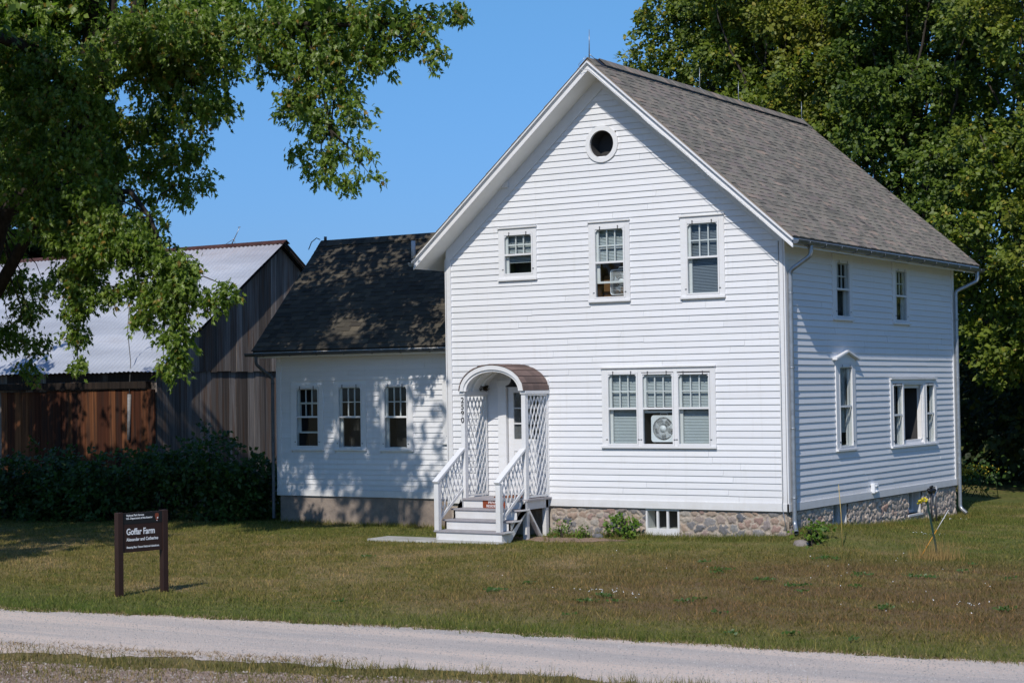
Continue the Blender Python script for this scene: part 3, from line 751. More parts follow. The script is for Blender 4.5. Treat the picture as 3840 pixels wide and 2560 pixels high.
downspout([(EV+.055, D+.30, gzr-.08), (EV+.055, D+.30, gzr-.28), (.085, D-.05, gzr-.52), (.085, D-.05, -.50), (.25, D-.10, -.62)], bands=[(z, .085, D-.05) for z in (3.7, 2.4, .5)])

# wing roof
WX0, WX1, WY0, WYR, WZR, WZ0 = -13.13, -7.42, .68, 3.17, 5.80, 3.24
ws = (WZR-WZ0)/(WYR-WY0); wsl = math.sqrt(1+ws*ws)
mb = MB()
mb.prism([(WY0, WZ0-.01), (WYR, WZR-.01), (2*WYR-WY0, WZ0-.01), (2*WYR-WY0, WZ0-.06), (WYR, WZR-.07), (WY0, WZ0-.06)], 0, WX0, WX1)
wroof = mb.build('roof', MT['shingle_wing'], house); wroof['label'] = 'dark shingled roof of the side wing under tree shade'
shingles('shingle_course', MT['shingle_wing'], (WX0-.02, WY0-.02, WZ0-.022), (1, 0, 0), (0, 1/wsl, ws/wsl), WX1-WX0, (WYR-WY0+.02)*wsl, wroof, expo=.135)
mb = MB(); x = WX0
while x < WX1-.01:
    xb = min(x+.22, WX1)
    for sg in (-1, 1):
        pts = [(WYR, WZR+.03), (WYR+sg*.14, WZR+.03-.14*ws), (WYR+sg*.14, WZR+.045-.14*ws), (WYR, WZR+.045)]
        mb.prism(pts if sg < 0 else pts[::-1], 0, x, xb+.02)
    x = xb
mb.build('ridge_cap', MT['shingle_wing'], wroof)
mb = MB()   # wing fascia, soffit, verge board
mb.box((WX0+.02, WY0+.0, WZ0-.17), (WX1, WY0+.02, WZ0-.06)); mb.box((WX0+.02, WY0+.02, WZ0-.18), (WX1, 1.09, WZ0-.165))
for yy0, yy1, s in ((WY0, WYR, 1), (2*WYR-WY0, WYR, 1)):
    pts = [(yy0, WZ0-.062), (yy1, WZR-.072), (yy1, WZR-.20), (yy0, WZ0-.17)]
    mb.prism(pts, 0, WX0, WX0+.025); mb.prism([(a, b-.11) for a, b in pts[:2]]+[(yy1, WZR-.20), (yy0, WZ0-.18)], 0, WX0+.03, -12.7)
mb.build('fascia', MT['soffit'], house)
gutter('gutter', (WX0-.14, WY0-.065, WZ0-.085), (WX1, WY0-.065, WZ0-.085), (0, -1, 0), MT['gutter_dark'], .062)
downspout([(-12.98, WY0-.065, WZ0-.13), (-12.98, WY0-.065, WZ0-.32), (-12.83, .99, WZ0-.62), (-12.83, .99, -.5)], .036, MT['gutter_dark'], bands=[(z, -12.83, .99) for z in (2.5, 1.2, .1)])
# wing gable ornament: little lightning-cable loop; vent pipe
mb = MB(); c = (-10.03, 2.55); zr = WZ0+(c[1]-WY0)*ws
mb.tube([(c[0], c[1], zr-.08), (c[0], c[1], zr+.07)], .07, 14, 1); mb.tube([(c[0], c[1], zr+.05), (c[0], c[1], zr+.46)], .048, 14, 0)
mb.build('vent_pipe', [MT['trim'], MT['black']], house)
mb = MB(); mb.tube([(-13.10, 3.1, 5.86), (-13.17, 3.05, 5.90), (-13.24, 2.95, 5.80), (-13.25, 2.85, 5.62)], .012, 6); mb.tube([(-13.0, 3.17, 5.84), (-13.0, 3.17, 5.93)], .035, 8); mb.build('grounding_cable', MT['gutter_dark'], house)
# lightning rods on the main ridge
for yy, h, tilt in ((-.50, .50, 0), (4.2, .45, 0), (6.12, .42, 0), (9.62, .42, 0)):
    mb = MB(); mb.tube([(XR, yy, RT+.03), (XR, yy+.01, RT+.07+h*.5), (XR, yy+.015, RT+.07+h)], [.012, .009, .005], 6); mb.tube([(XR, yy, RT+.10), (XR+.10, yy+.16, RT-.03)], .008, 5)
    mb.build('lightning_rod', MT['galv'], house)
# cable across the gable peak
mb = MB()
pts = [(XR, -RK-.07, RT+.04), (XR-.16, -RK-.08, RT-.10), (XR-.14, -RK-.08, RT-.20), (XR+.05, -RK-.06, RT-.22), (XR+.5, -RK-.065, RT-.22-.5*SL+.03)]
for k in range(1, 14): pts.append((XR+.5+k*.25, -RK-.065, RT-.2-(.5+k*.25)*SL+.02*math.sin(k*1.3)))
mb.tube(pts, .005, 5); mb.build('grounding_cable', MT['galv'], house)
# small junction box under the left rake, utility box, corner cable
mb = MB(); fbox(mb, FRONT, -6.02, -5.86, .02, .06, 6.28, 6.40); mb.build('junction_box', MT['trim'], house, bevel=.006)
mb = MB(); fbox(mb, SIDE, 4.03, 4.24, .005, .09, .11, .31); fbox(mb, SIDE, 4.07, 4.20, .09, .13, .13, .17); fbox(mb, SIDE, 4.07, 4.20, .09, .115, .235, .28); mb.build('outlet_box', MT['fanwhite'], house, bevel=.01)
mb = MB(); mb.tube([(-.09, -.036, 4.9), (-.085, -.036, 2.2), (-.09, -.036, .25), (-.10, -.045, .08), (-.06, -.06, -.10), (-.02, -.07, -.32)], .008, 6); mb.build('grounding_cable', MT['galv'], house)

# ---- foundation with fieldstones
def stones(mb, fr, a0, a1, z0f, z1, holes, smin, smax, dens, depth=.05, jag=.25, mi=1):
    placed = []; tries = int(dens*(a1-a0)*40)
    for _ in range(tries):
        a = random.uniform(a0, a1); zl = z0f(a); z = random.uniform(zl, z1); w_ = random.uniform(smin, smax); h_ = w_*random.uniform(.55, .9)
        if a-w_ < a0-.03 or a+w_ > a1+.03 or z+h_ > z1+.02: continue
        if any(h[0]-w_*.8 < a < h[1]+w_*.8 and z+h_ > h[2] for h in holes): continue
        if any(((a-p[0])/(w_+p[2]))**2+((z-p[1])/(h_+p[3]))**2 < .80 for p in placed): continue
        placed.append((a, z, w_, h_))
    for a, z, w_, h_ in placed:
        n = 10; vs = []; fs = []; ph = random.random()*6; dd = depth*random.uniform(.5, 1.1); rot = random.uniform(-.5, .5)
        rad = [1+random.uniform(-jag, jag)*.6 for _ in range(n)]
        for k in range(n):
            rad[k] = (rad[k]*2+rad[k-1]+rad[(k+1) % n])/4
        for ring, (rr, nn_) in enumerate(((1, -.03), (.96, dd*.45), (.78, dd*.85), (.4, dd*1.05))):
            for k in range(n):
                t = 2*math.pi*k/n; x_ = rr*rad[k]*math.cos(t)*w_; y_ = rr*rad[k]*math.sin(t)*h_
                vs.append(fr.P(a+x_*math.cos(rot)-y_*math.sin(rot)*.6, nn_-.02+random.uniform(-1, 1)*dd*.08, z+x_*math.sin(rot)*.6+y_*math.cos(rot)))
        vs.append(fr.P(a, dd*1.1-.02, z))
        for j in range(3): fs += [[j*n+k, j*n+(k+1) % n, (j+1)*n+(k+1) % n, (j+1)*n+k] for k in range(n)]
        fs += [[3*n+k, 3*n+(k+1) % n, 4*n] for k in range(n)]
        mb.add(vs, fs, mi, random.random(), True)
BW = [(-2.93, -2.215, -.50, .0)]; SW = [(2.05, 2.83, -.44, 0), (6.19, 7.0, -.46, 0)]
mb = MB()
def wallrough(fr, a0, a1, z0, z1, holes, n1=-.03):
    sheath(mb, fr, a0, a1, z0, z1, holes, -.35, n1)
wallrough(FRONT, -W+.03, -.05, -1.0, .003, [(h[0], h[1], h[2], .01) for h in BW]); wallrough(SIDE, .06, D-.03, -1.1, .003, [(h[0], h[1], h[2], .01) for h in SW]); wallrough(BACK, -W+.03, -.4, -1.1, .003, []); wallrough(LEFT, .4, D-.4, -1.1, .003, [])
def rubble(mb, fr, a0, a1, z0, z1, holes, sx_, sz_, n0, depth, joint, mi, step=.017):
    na = int((a1-a0)/step); nz = int((z1-z0)/step); A_ = np.linspace(a0, a1, na+1); Z_ = np.linspace(z0, z1, nz+1); AA, ZZ = np.meshgrid(A_, Z_)
    wa = AA+.012*np.sin(ZZ*61+AA*23)+.010*np.sin(AA*47+ZZ*9); wz = ZZ+.010*np.sin(AA*53+1)+.008*np.sin(AA*19-ZZ*70)
    gs_ = [(a0+(i+.5*(j % 2)+rs.uniform(-.42, .42))*sx_, z0+(j+rs.uniform(-.38, .38))*sz_, rs.uniform(.75, 1.3)) for j in range(-1, int((z1-z0)/sz_)+3) for i in range(-1, int((a1-a0)/sx_)+3)]
    S_ = np.array(gs_); d = np.sqrt(((wa[..., None]-S_[:, 0])/sx_)**2+((wz[..., None]-S_[:, 1])/sz_)**2)/S_[:, 2]
    idx = np.argmin(d, -1); ds = np.sort(d, -1)[..., :2]; g = ds[..., 1]-ds[..., 0]
    hgt = np.clip((g-joint)/.22, 0, 1)**.6; lift = rs.uniform(.35, 1.1, len(S_))[idx]; tl = rs.uniform(-1, 1, (len(S_), 2))[idx]
    N_ = n0+depth*hgt*lift+depth*.35*hgt*(tl[..., 0]*(AA-S_[idx, 0])/sx_+tl[..., 1]*(ZZ-S_[idx, 1])/sz_)+rs.normal(0, .0016, AA.shape)+.006*np.sin(AA*31+ZZ*40)*(hgt < .01)
    b = len(mb.v); mb.v += [tuple(fr.P(float(x), float(n), float(z))) for x, n, z in zip(AA.ravel(), N_.ravel(), ZZ.ravel())]
    rv = rs.uniform(0, 1, len(S_))
    for j in range(nz):
        for i in range(na):
            x, z = AA[j, i]+step/2, ZZ[j, i]+step/2
            if any(h[0] < x < h[1] and h[2] < z for h in holes): continue
            k = j*(na+1)+i; st_ = g[j, i] > joint*.9 and (g[j+1, i+1] > joint*.7)
            mb.f.append([b+k, b+k+1, b+k+na+2, b+k+na+1]); mb.m.append(mi if st_ else 0); mb.r.append(float(rv[idx[j, i]])); mb.sm.append(True)
rubble(mb, FRONT, -4.98, -.05, -.75, -.02, BW, .21, .145, -.026, .030, .13, 1)
rubble(mb, SIDE, .06, D-.05, -1.0, -.02, SW, .17, .125, -.026, .036, .06, 2)
mb.build('foundation', [MT['mortar'], MT['stone'], MT['rubble']], house)
mb = MB(); sheath(mb, WING, -12.74, -7.42, -1, .003, [], -.3, -.02); fbox(mb, WL_, 1.4, 5.2, -.3, -.02, -1, 0); fbox(mb, WL_, 1.14, 1.4, -.3, -.025, -1, .002); o = mb.build('foundation', MT['concrete'], house); o['label'] = 'smooth concrete foundation of the side wing'
def cellar(fr, h, n, front):
    a0, a1, z0, z1 = h; cs = MB(); nn = -.03 if front else -.20
    t = .04
    for q in ((a0, a0+t, z0, z1), (a1-t, a1, z0, z1), (a0+t, a1-t, z1-t, z1), (a0+t, a1-t, z0, z0+(.13 if front else .07))): fbox(cs, fr, q[0], q[1], -.34, nn+.01, q[2]+.001, q[3]-.001)
    w_ = (a1-a0-2*t)/n
    for i in range(1, n): fbox(cs, fr, a0+t+i*w_-.022, a0+t+i*w_+.022, nn-.04, nn+.006, z0+.06, z1-t)
    if not front:
        fbox(cs, fr, a0-.02, a1+.02, -.2, .015, z0-.045, z0)      # sloping stone sill
        fbox(cs, fr, a1-.02, a1, -.19, -.03, z0, z1); fbox(cs, fr, a0, a0+.015, -.19, -.03, z0, z1)
    wn = cs.build('cellar_window', MT['trim'], house, bevel=.003)
    g = MB(); g.add([fr.P(a0+t, nn-.03, z0+.05), fr.P(a1-t, nn-.03, z0+.05), fr.P(a1-t, nn-.03, z1-t), fr.P(a0+t, nn-.03, z1-t)], [(0, 1, 2, 3)]); g.build('pane', MT['glass'], wn)
    g = MB(); fbox(g, fr, a0, a1, -.37, -.345, z0, z1); g.build('cellar_interior', MT['room'], wn)
cellar(FRONT, BW[0], 3, True); cellar(SIDE, SW[0], 3, False); cellar(SIDE, SW[1], 3, False)

# ---------------- door and porch -----------------------------------------------
mb = MB()
fbox(mb, FRONT, -6.19, -6.00, -.10, .024, .16, 2.34); fbox(mb, FRONT, -5.14, -5.02, -.10, .024, .16, 2.34); fbox(mb, FRONT, -6.21, -5.0, -.10, .030, 2.34, 2.47)
dr = mb.build('door', MT['trim'], house, bevel=.004)
mb = MB(); d0, d1, g0, g1, gz0, gz1 = -5.985, -5.155, -5.86, -5.28, 1.30, 2.215
for q in ((d0, g0, .2, 2.33), (g1, d1, .2, 2.33), (g0, g1, gz1, 2.33), (g0, g1, 1.06, gz0), (g0, g1, .2, .36), (g0, g1, .66, .76)): fbox(mb, FRONT, q[0], q[1], -.085, -.045, q[2], q[3], r=.5)
fbox(mb, FRONT, g0, g1, -.075, -.06, .36, 1.06, r=.5)
for i in (1, 2):
    a = g0+(g1-g0)*i/3; fbox(mb, FRONT, a-.012, a+.012, -.08, -.048, gz0, gz1); z = gz0+(gz1-gz0)*i/3; fbox(mb, FRONT, g0, g1, -.079, -.050, z-.012, z+.012)
mb.build('door_leaf', MT['trim'], dr, bevel=.002)
mb = MB(); mb.add([FRONT.P(g0, -.066, gz0), FRONT.P(g1, -.066, gz0), FRONT.P(g1, -.066, gz1), FRONT.P(g0, -.066, gz1)], [(0, 1, 2, 3)]); mb.build('pane', MT['glass'], dr)
mb = MB(); curtain(mb, FRONT, g0, g1, gz0, gz1, -.10, .008, 30); mb.build('curtain', MT['curtain_dk'], dr)
mb = MB(); fbox(mb, FRONT, g0-.05, g1+.05, -.4, -.35, gz0-.1, gz1+.1); mb.build('room_interior', MT['room'], dr)
mb = MB(); mb.tube([(-5.225, .05, 1.0), (-5.225, -.005, 1.0)], .012, 8); mb.tube([(-5.225, -.0, 1.0), (-5.225, -.03, 1.0), (-5.225, -.045, 1.0)], [.02, .03, .012], 10); mb.build('door_knob', MT['darkiron'], dr)

PY = -.875; FZ = .18        # porch front, landing level
mb = MB(); mb.box((-6.46, -.925, FZ-.035), (-4.96, -.034, FZ), 1); mb.box((-6.40, -.86, FZ-.18), (-5.03, -.82, FZ-.036)); mb.box((-5.06, -.88, FZ-.20), (-5.02, -.036, FZ-.035)); mb.box((-6.44, -.88, FZ-.20), (-6.40, -.036, FZ-.035))
# landing surface lies grey; its right edge shows white
porch = mb.build('porch', [MT['trim'], MT['grey_tread']], house); porch['label'] = 'white entry porch with arched hood and lattice sides'
PL = lambda n, m=MT['trim'], b=.003: mb.build(n, m, porch, bevel=b)
for x0, x1 in ((-6.50, -6.41), (-5.105, -5.015)):
    mb = MB(); mb.box((x0, PY-.005, float(gz(x0, PY))-.05), (x1, PY+.10, 2.19)); PL('post')
mb = MB(); mb.box((-5.105, -.16, -.62), (-5.02, -.06, FZ-.04)); PL('post')
mb = MB(); mb.box((-6.49, -.16, -.62), (-6.41, -.06, FZ-.04)); PL('post')
mb = MB(); mb.beam((-5.06, -.80, FZ-.20), (-5.06, -.30, -.60), .045, .10, up=(1, 0, 0)); PL('brace')
# top plates
for x0, x1 in ((-6.52, -6.40), (-5.115, -4.99)):
    mb = MB(); mb.box((x0, PY-.03, 2.19), (x1, -.03, 2.255)); PL('top_plate')
def lattice(x, ya, yb, z0, z1, name='lattice_panel', clipz=None):
    mb = MB(); fw = .035
    if clipz is None:
        mb.box((x-.02, ya, z0), (x+.02, yb, z0+fw)); mb.box((x-.02, ya, z1-fw), (x+.02, yb, z1)); mb.box((x-.02, ya, z0+fw), (x+.02, ya+fw, z1-fw)); mb.box((x-.02, yb-fw, z0+fw), (x+.02, yb, z1-fw))
        ya += fw; yb -= fw; z0 += fw; z1 -= fw
    sl = 2.15; sp = .128*1.0; lw = .026
    for side, off in ((1, .007), (-1, -.007)):
        k = -40
        while k < 40:
            # line: z = z0 + side*sl*(y-ya) + k*sp*sl
            pts = []
            for i in range(61):
                y = ya+(yb-ya)*i/60; z = z0+side*sl*(y-ya)+k*sp*sl
                lo, hi = (z0, z1) if clipz is None else clipz(y)
                if lo <= z <= hi: pts.append((x+off, y, z))
            if len(pts) > 1: mb.beam(pts[0], pts[-1], .009, lw, up=(0, -side*sl, 1))
            k += 1
    return mb.build(name, MT['trim'], porch)
lattice(-5.055, PY+.10, -.03, FZ+.02, 2.19); lattice(-6.455, PY+.10, -.03, FZ+.02, 2.19)
# arched hood
def arch(y0, y1, ax, ai, h, hi, z0, name, mat, sm=False, th=None):
    mb = MB(); cx = -5.745; n = 28; vs = []
    for y in (y0, y1):
        for A, H in ((ax, h), (ai, hi)):
            for k in range(n+1):
                t = math.pi*k/n; vs.append((cx+A*math.cos(t), y, z0+H*math.sin(t)))
    m = n+1; fs = []
    for k in range(n):
        fs += [(k, k+1, m+k+1, m+k), (2*m+k, 3*m+k, 3*m+k+1, 2*m+k+1), (k, 2*m+k, 2*m+k+1, k+1), (m+k, m+k+1, 3*m+k+1, 3*m+k)]
    fs += [(0, m, 3*m, 2*m), (n, 2*m+n, 3*m+n, m+n)]
    mb.add(vs, fs, 0, .5); return mb.build(name, mat, porch)
arch(PY-.075, PY-.045, .735, .655, .495, .415, 2.255, 'arch_moulding', MT['trim'])
arch(PY-.045, PY+.03, .70, .60, .46, .375, 2.255, 'arch', MT['trim'])
arch(PY+.03, -.012, .71, .675, .475, .44, 2.255, 'hood_ceiling', MT['soffit'])
for yy in (-.62, -.30): arch(yy, yy+.05, .68, .63, .445, .40, 2.255, 'hood_rib', MT['soffit'])
# shingled barrel roof
mb = MB(); cx = -5.745; n = 11
def hp(t, off): return (cx+(.735+off)*math.cos(t), 2.262+(.50+off)*math.sin(t))
for i in range(n):
    t0 = math.pi*i/n; t1 = math.pi*(i+1)/n
    if i < n/2: ta, tb = t0, t1+.05
    else: ta, tb = t1, t0-.05
    y = PY-.085
    while y < -.03:
        yb = min(-.028, y+random.uniform(.14, .24)); o0 = .020+random.uniform(0, .003)
        A = hp(ta, o0); B = hp((ta+tb)/2, o0-.003); C_ = hp(tb, .008); A2 = hp(ta, .0)
        vs = [(q[0], yy, q[1]) for yy in (y, yb) for q in (A, B, C_, A2)]
        mb.add(vs, [(0, 4, 5, 1), (1, 5, 6, 2), (0, 3, 7, 4), (0, 1, 2, 3), (4, 7, 6, 5)], 0, random.random()); y = yb
mb.build('hood_roof', MT['shingle_hood'], porch)
mb = MB(); # white gable infill between hood ceiling and wall trim
pass
# lamp: black bell shade on a short arm
mb = MB(); lq = at(1180, 886, -.42); lx, lz = float(lq[0]), float(lq[2])
prof = [(.03, .17), (.05, .14), (.065, .08), (.10, .03), (.165, .0), (.17, -.02)]
vs = [(lx+r_*math.cos(t), -.42+r_*math.sin(t), lz+z) for r_, z in prof for t in np.linspace(0, 2*math.pi, 16, endpoint=False)]
mb.add(vs, [[j*16+k, j*16+(k+1) % 16, (j+1)*16+(k+1) % 16, (j+1)*16+k] for j in range(5) for k in range(16)], 0, .5, True)
mb.tube([(lx, -.42, lz+.16), (lx, -.42, lz+.27)], .014, 8); mb.build('porch_lamp', MT['black'], porch)
# house numbers down the left post
def glyph(txt, size, mat, name, parent, mw, bold=0, ext=.002, track=1., cond=1., align='LEFT'):
    cu = bpy.data.curves.new(name, 'FONT'); cu.body = txt; cu.size = size; cu.extrude = ext; cu.offset = bold; cu.align_x = align; cu.space_character = track
    tmp = bpy.data.objects.new('tmp', cu); COL.objects.link(tmp)
    dg = bpy.context.evaluated_depsgraph_get(); dg.update(); me = bpy.data.meshes.new_from_object(tmp.evaluated_get(dg)); bpy.data.objects.remove(tmp)
    me.transform(Matrix.Diagonal((cond, 1, 1, 1))); me.transform(mw); me.name = name; me.materials.clear(); me.materials.append(mat)
    o = bpy.data.objects.new(name, me); COL.objects.link(o)
    if parent is not None: o.parent = parent; o.matrix_parent_inverse = Matrix.Translation(-Vector(WL(parent)))
    return o
def facing(p, u, n):       # matrix: text x along u, up z, facing n
    u = Vector(u).normalized(); n = Vector(n).normalized(); v = n.cross(u); m = Matrix.Identity(4)
    for i in range(3): m[i][0], m[i][1], m[i][2], m[i][3] = u[i], v[i], n[i], p[i]
    return m
for ch, zz in zip('2590', (2.035, 1.905, 1.775, 1.645)):
    glyph(ch, .150, MT['black'], 'house_number', porch, facing((-6.455, PY-.010, zz), (1, 0, 0), (0, -1, 0)), .0015, .004, align='CENTER')
# steps
NS = 4
for i in range(NS):
    yf = -1.79+.30*i; zt = -.385+.19*i
    if i < 3:
        mb = MB(); mb.box((-6.53, yf-.03, zt-.03), (-4.93, yf+.30, zt)); PL('tread', MT['grey_tread'])
    else:
        mb = MB(); mb.box((-6.455, yf-.028, FZ-.034), (-4.975, yf-.001, FZ-.036+.001)); 
    mb = MB(); zb = zt-.19 if i else -.68
    mb.box((-6.49, yf, zb+.001), (-5.00, yf+.025, zt-.031)); PL('riser')
    if i < 3:
        mb = MB(); mb.box((-4.955, yf-.028, zt-.028), (-4.928, yf+.30, zt+.001)); PL('tread_end')
for x in (-5.02, -6.47):
    mb = MB(); pts = [(-1.765, -.66), (-1.765, -.418)]
    for i in range(1, 4): pts += [(-1.49+.3*(i-1)+.0, -.418+.19*(i-1)), (-1.49+.3*(i-1), -.418+.19*i)]
    pts += [(-.94, -.418+.57), (-.94, -.10), (-1.55, -.66)]
    mb.prism(pts, 0, x-.02, x+.02); PL('stringer')
RS = (1.13-.57)/(1.75+PY)*1.0
for xc in (-6.475, -5.075):
    n0 = -1.80
    mb = MB(); mb.box((xc-.05, n0, -.384), (xc+.05, n0+.10, .515)); PL('newel')
    zr0 = .53; zr1 = 1.135; y0 = n0-.03; y1 = PY-.005
    s = (zr1-zr0)/(y1-y0)
    mb = MB(); mb.beam((xc, y0, zr0), (xc, y1, zr1), .12, .045, up=(0, 0, 1)); mb.beam((xc, n0+.1, zr0+s*.13-.055), (xc, y1, zr1-.055), .035, .05); PL('handrail')
    b0 = -.19; b1 = .36
    mb = MB(); mb.beam((xc, n0+.1, b0), (xc, y1, b1), .04, .06); PL('handrail')
    sb = (b1-b0)/(y1-n0-.1)
    lattice(xc, n0+.1, y1, 0, 0, 'rail_lattice', clipz=lambda y, n0=n0, b0=b0, sb=sb, y0=y0, zr0=zr0, s=s: (b0+.03+(y-n0-.1)*sb, zr0-.07+(y-y0)*s))
# mat, nest, private sign: things of their own
mb = MB(); mb.box((-5.93, -.62, FZ+.001), (-5.14, -.10, FZ+.02)); tag(mb.build('door_mat', MT['mat'], bevel=.004), 'reddish brown door mat lying on the porch landing before the door', 'door mat')
mb = MB()
for k in range(160):
    t = random.uniform(0, 6.28); r_ = random.uniform(.05, .12); z = random.uniform(0, .09)
    p = Vector((-6.40+r_*math.cos(t)*.8, -.22+r_*math.sin(t), 2.262+z)); q = p+Vector((random.uniform(-.06, .06), random.uniform(-.06, .06), random.uniform(-.03, .03)))
    mb.tube([p, (p+q)/2+Vector((0, 0, .01)), q], .006, 4)
tag(mb.build('bird_nest', MT['nest']), 'dark straw bird nest tucked on the lattice top under the arched hood', 'nest')
ps = empty('notice_plate', (-5.74, -.90, .07), 'red brown plate reading PRIVATE RESIDENCE on the top riser of the steps', 'sign')
mb = MB(); pts = []
for cx_, cz_, a in ((-5.50, .125, 0), (-5.98, .125, 90), (-5.98, .015, 180), (-5.50, .015, 270)):
    for q in (0, 45, 90): pts.append((cx_+.02*math.cos(math.radians(a+q)), cz_+.02*math.sin(math.radians(a+q))))
mb.prism(pts, 1, -.902, -.893); mb.build('plate', MT['redbrown'], ps)
glyph('PRIVATE', .068, MT['signwhite'], 'lettering', ps, facing((-5.742, -.904, .083), (1, 0, 0), (0, -1, 0)), .0005, .0008, 1.05, 1.0, 'CENTER')
glyph('RESIDENCE', .068, MT['signwhite'], 'lettering', ps, facing((-5.742, -.904, .015), (1, 0, 0), (0, -1, 0)), .0005, .0008, 1.05, .98, 'CENTER')
# concrete slab beside the steps
mb = MB(); mb.box((-7.95, -2.05, -.75), (-6.45, -1.35, -.568)); mb.box((-6.45, -2.0, -.75), (-4.95, -1.70, -.560)); tag(mb.build('walkway_slab', MT['slab'], bevel=.01), kind='structure')

# ---------------- box fans -----------------------------------------------------
def boxfan(cx, y, cz, s, label, vertical=False):
    f = empty('box_fan', (cx, y, cz-s/2), label, 'fan', 'box fans standing in the open windows')
    mb = MB(); r = .055; h = s/2
    def rsq(hh, rr, m=5): 
        out = []
        for sx, sz, a in ((1, 1, 0), (-1, 1, 90), (-1, -1, 180), (1, -1, 270)):
            for k in range(m+1):
                t = math.radians(a+90*k/m); out.append((cx+sx*(hh-rr)+rr*math.cos(t), cz+sz*(hh-rr)+rr*math.sin(t)))
        o2 = []
        for i in range(len(out)):
            p, q = out[i], out[(i+1) % len(out)]; k_ = 8 if i % (m+1) == m else 1
            o2 += [(p[0]+(q[0]-p[0])*j/k_, p[1]+(q[1]-p[1])*j/k_) for j in range(k_)]
        return o2
    O = rsq(h, r); n = len(O); ci = []
    R_ = .43*s
    for p in O:
        t = math.atan2(p[1]-cz, p[0]-cx); ci.append((cx+R_*math.cos(t), cz+R_*math.sin(t)) if not vertical else (cx+(p[0]-cx)*.93, cz+(p[1]-cz)*.93))
    O2 = rsq(h*.97, r*.9)
    vs = [(q[0], y, q[1]) for q in O2]+[(q[0], y+.02, q[1]) for q in O]+[(q[0], y+.10, q[1]) for q in O]+[(q[0], y+.006, q[1]) for q in ci]+[(q[0], y+.09, q[1]) for q in ci]
    fs = []
    for k in range(n):
        k2 = (k+1) % n
        fs += [(3*n+k, k, k2, 3*n+k2), (k, n+k, n+k2, k2), (n+k, 2*n+k, 2*n+k2, n+k2), (4*n+k, 3*n+k, 3*n+k2, 4*n+k2)]
    mb.add(vs, fs, 0, .5); mb.build('housing', MT['fanwhite'], f)
    mb = MB()
    if vertical:
        for i in range(22):
            x = cx-h*.9+1.8*h*.5*2*i/21*.999; mb.tube([(x, y+.008, cz-h*.92), (x, y+.008, cz+h*.92)], .0035, 4)
        for z in (-.5, 0, .5): mb.tube([(cx-h*.9, y+.004, cz+z*s*.6), (cx+h*.9, y+.004, cz+z*s*.6)], .003, 4)
        mb.tube([(cx+.10*math.cos(t), y+.0, cz+.10*math.sin(t)) for t in np.linspace(0, 6.283, 20)], .004, 4)
    else:
        for i in range(44):
            t = 2*math.pi*i/44; mb.tube([(cx+.07*math.cos(t), y+.006, cz+.07*math.sin(t)), (cx+R_*.55*math.cos(t+.10), y-.004, cz+R_*.55*math.sin(t+.10)), (cx+R_*math.cos(t+.14), y+.006, cz+R_*math.sin(t+.14))], .0038, 4)
        for rr in (.5, .8): mb.tube([(cx+R_*rr*math.cos(t), y-.002, cz+R_*rr*math.sin(t)) for t in np.linspace(0, 6.283, 28)], .0025, 4)
    mb.build('grille', MT['fanwhite'], f)
    mb = MB(); mb.tube([(cx, y-.006, cz), (cx, y+.03, cz)], .065, 20); mb.build('hub', MT['fanwhite'], f)
    for i in range(5):
        mb = MB(); t = 2*math.pi*i/5+.3; vs = []
        for rr, wd, tw in ((.05, .10, .035), (.12, .20, .045), (R_*.9, .34, .03)):
            for s_ in (-1, 1): vs.append((cx+rr*math.cos(t+s_*wd*(1.3 if rr < .1 else 1)), y+.05+s_*tw*.5, cz+rr*math.sin(t+s_*wd*(1.3 if rr < .1 else 1))))
        mb.add(vs, [(0, 1, 3, 2), (2, 3, 5, 4)], 0, .5); mb.build('blade', MT['fangrey'], f)
    mb = MB(); mb.tube([(cx-.08, y+.05, cz+h), (cx-.07, y+.05, cz+h+.035), (cx+.07, y+.05, cz+h+.035), (cx+.08, y+.05, cz+h)], .008, 6); mb.build('handle', MT['fanwhite'], f)
boxfan(-2.565, .09, 1.50, .51, 'white box fan with round grille in the centre of the ground floor triple window')
boxfan(-3.44, .15, 4.31, .50, 'white box fan with barred grille behind the half raised upstairs middle window', True)

# ---------------- park sign ----------------------------------------------------
A = np.array([-5.378, -11.332]); B = np.array([-5.201, -10.521]); uv = (B-A)/np.linalg.norm(B-A); nv = np.array([uv[1], -uv[0]])
sg = empty('farm_sign', (float((A+B)[0]/2), float((A+B)[1]/2), -.6), 'dark brown two post sign reading Goffar Farm on the lawn by the gravel drive', 'sign')
U3 = Vector((uv[0], uv[1], 0)); N3 = Vector((nv[0], nv[1], 0)); C0 = Vector((A[0], A[1], 0)); LW = float(np.linalg.norm(B-A))
SF = Fr(C0, U3, N3)
for a in (-.012, LW-.078):
    mb = MB(); fbox(mb, SF, a, a+.09, -.085, 0.012, -.8, .595); mb.build('post', MT['signbrown'], sg, bevel=.004)
mb = MB(); fbox(mb, SF, .078, LW-.078, -.045, -.004, .02, .585); mb.build('panel', MT['signbrown'], sg)
mb = MB(); fbox(mb, SF, .080, LW-.080, -.0035, -.0005, .425, .583); mb.build('header_band', MT['signblack'], sg)
def st(txt, a, z, size, bold=.0, cond=1., tr=1.):
    glyph(txt, size, MT['signwhite'], 'lettering', sg, facing(SF.P(a, .001, z), U3, N3), bold, .0006, tr, cond)
st('National Park Service', .135, .535, .040, .0008, .86); st('U.S. Department of the Interior', .135, .492, .040, .0008, .86)
st('Goffar Farm', .135, .272, .125, .0028, .80, .98); st('Alexander and Catherine', .135, .180, .066, .0012, .80); st('Sleeping Bear Dunes National Lakeshore', .135, .078, .040, .0008, .84)
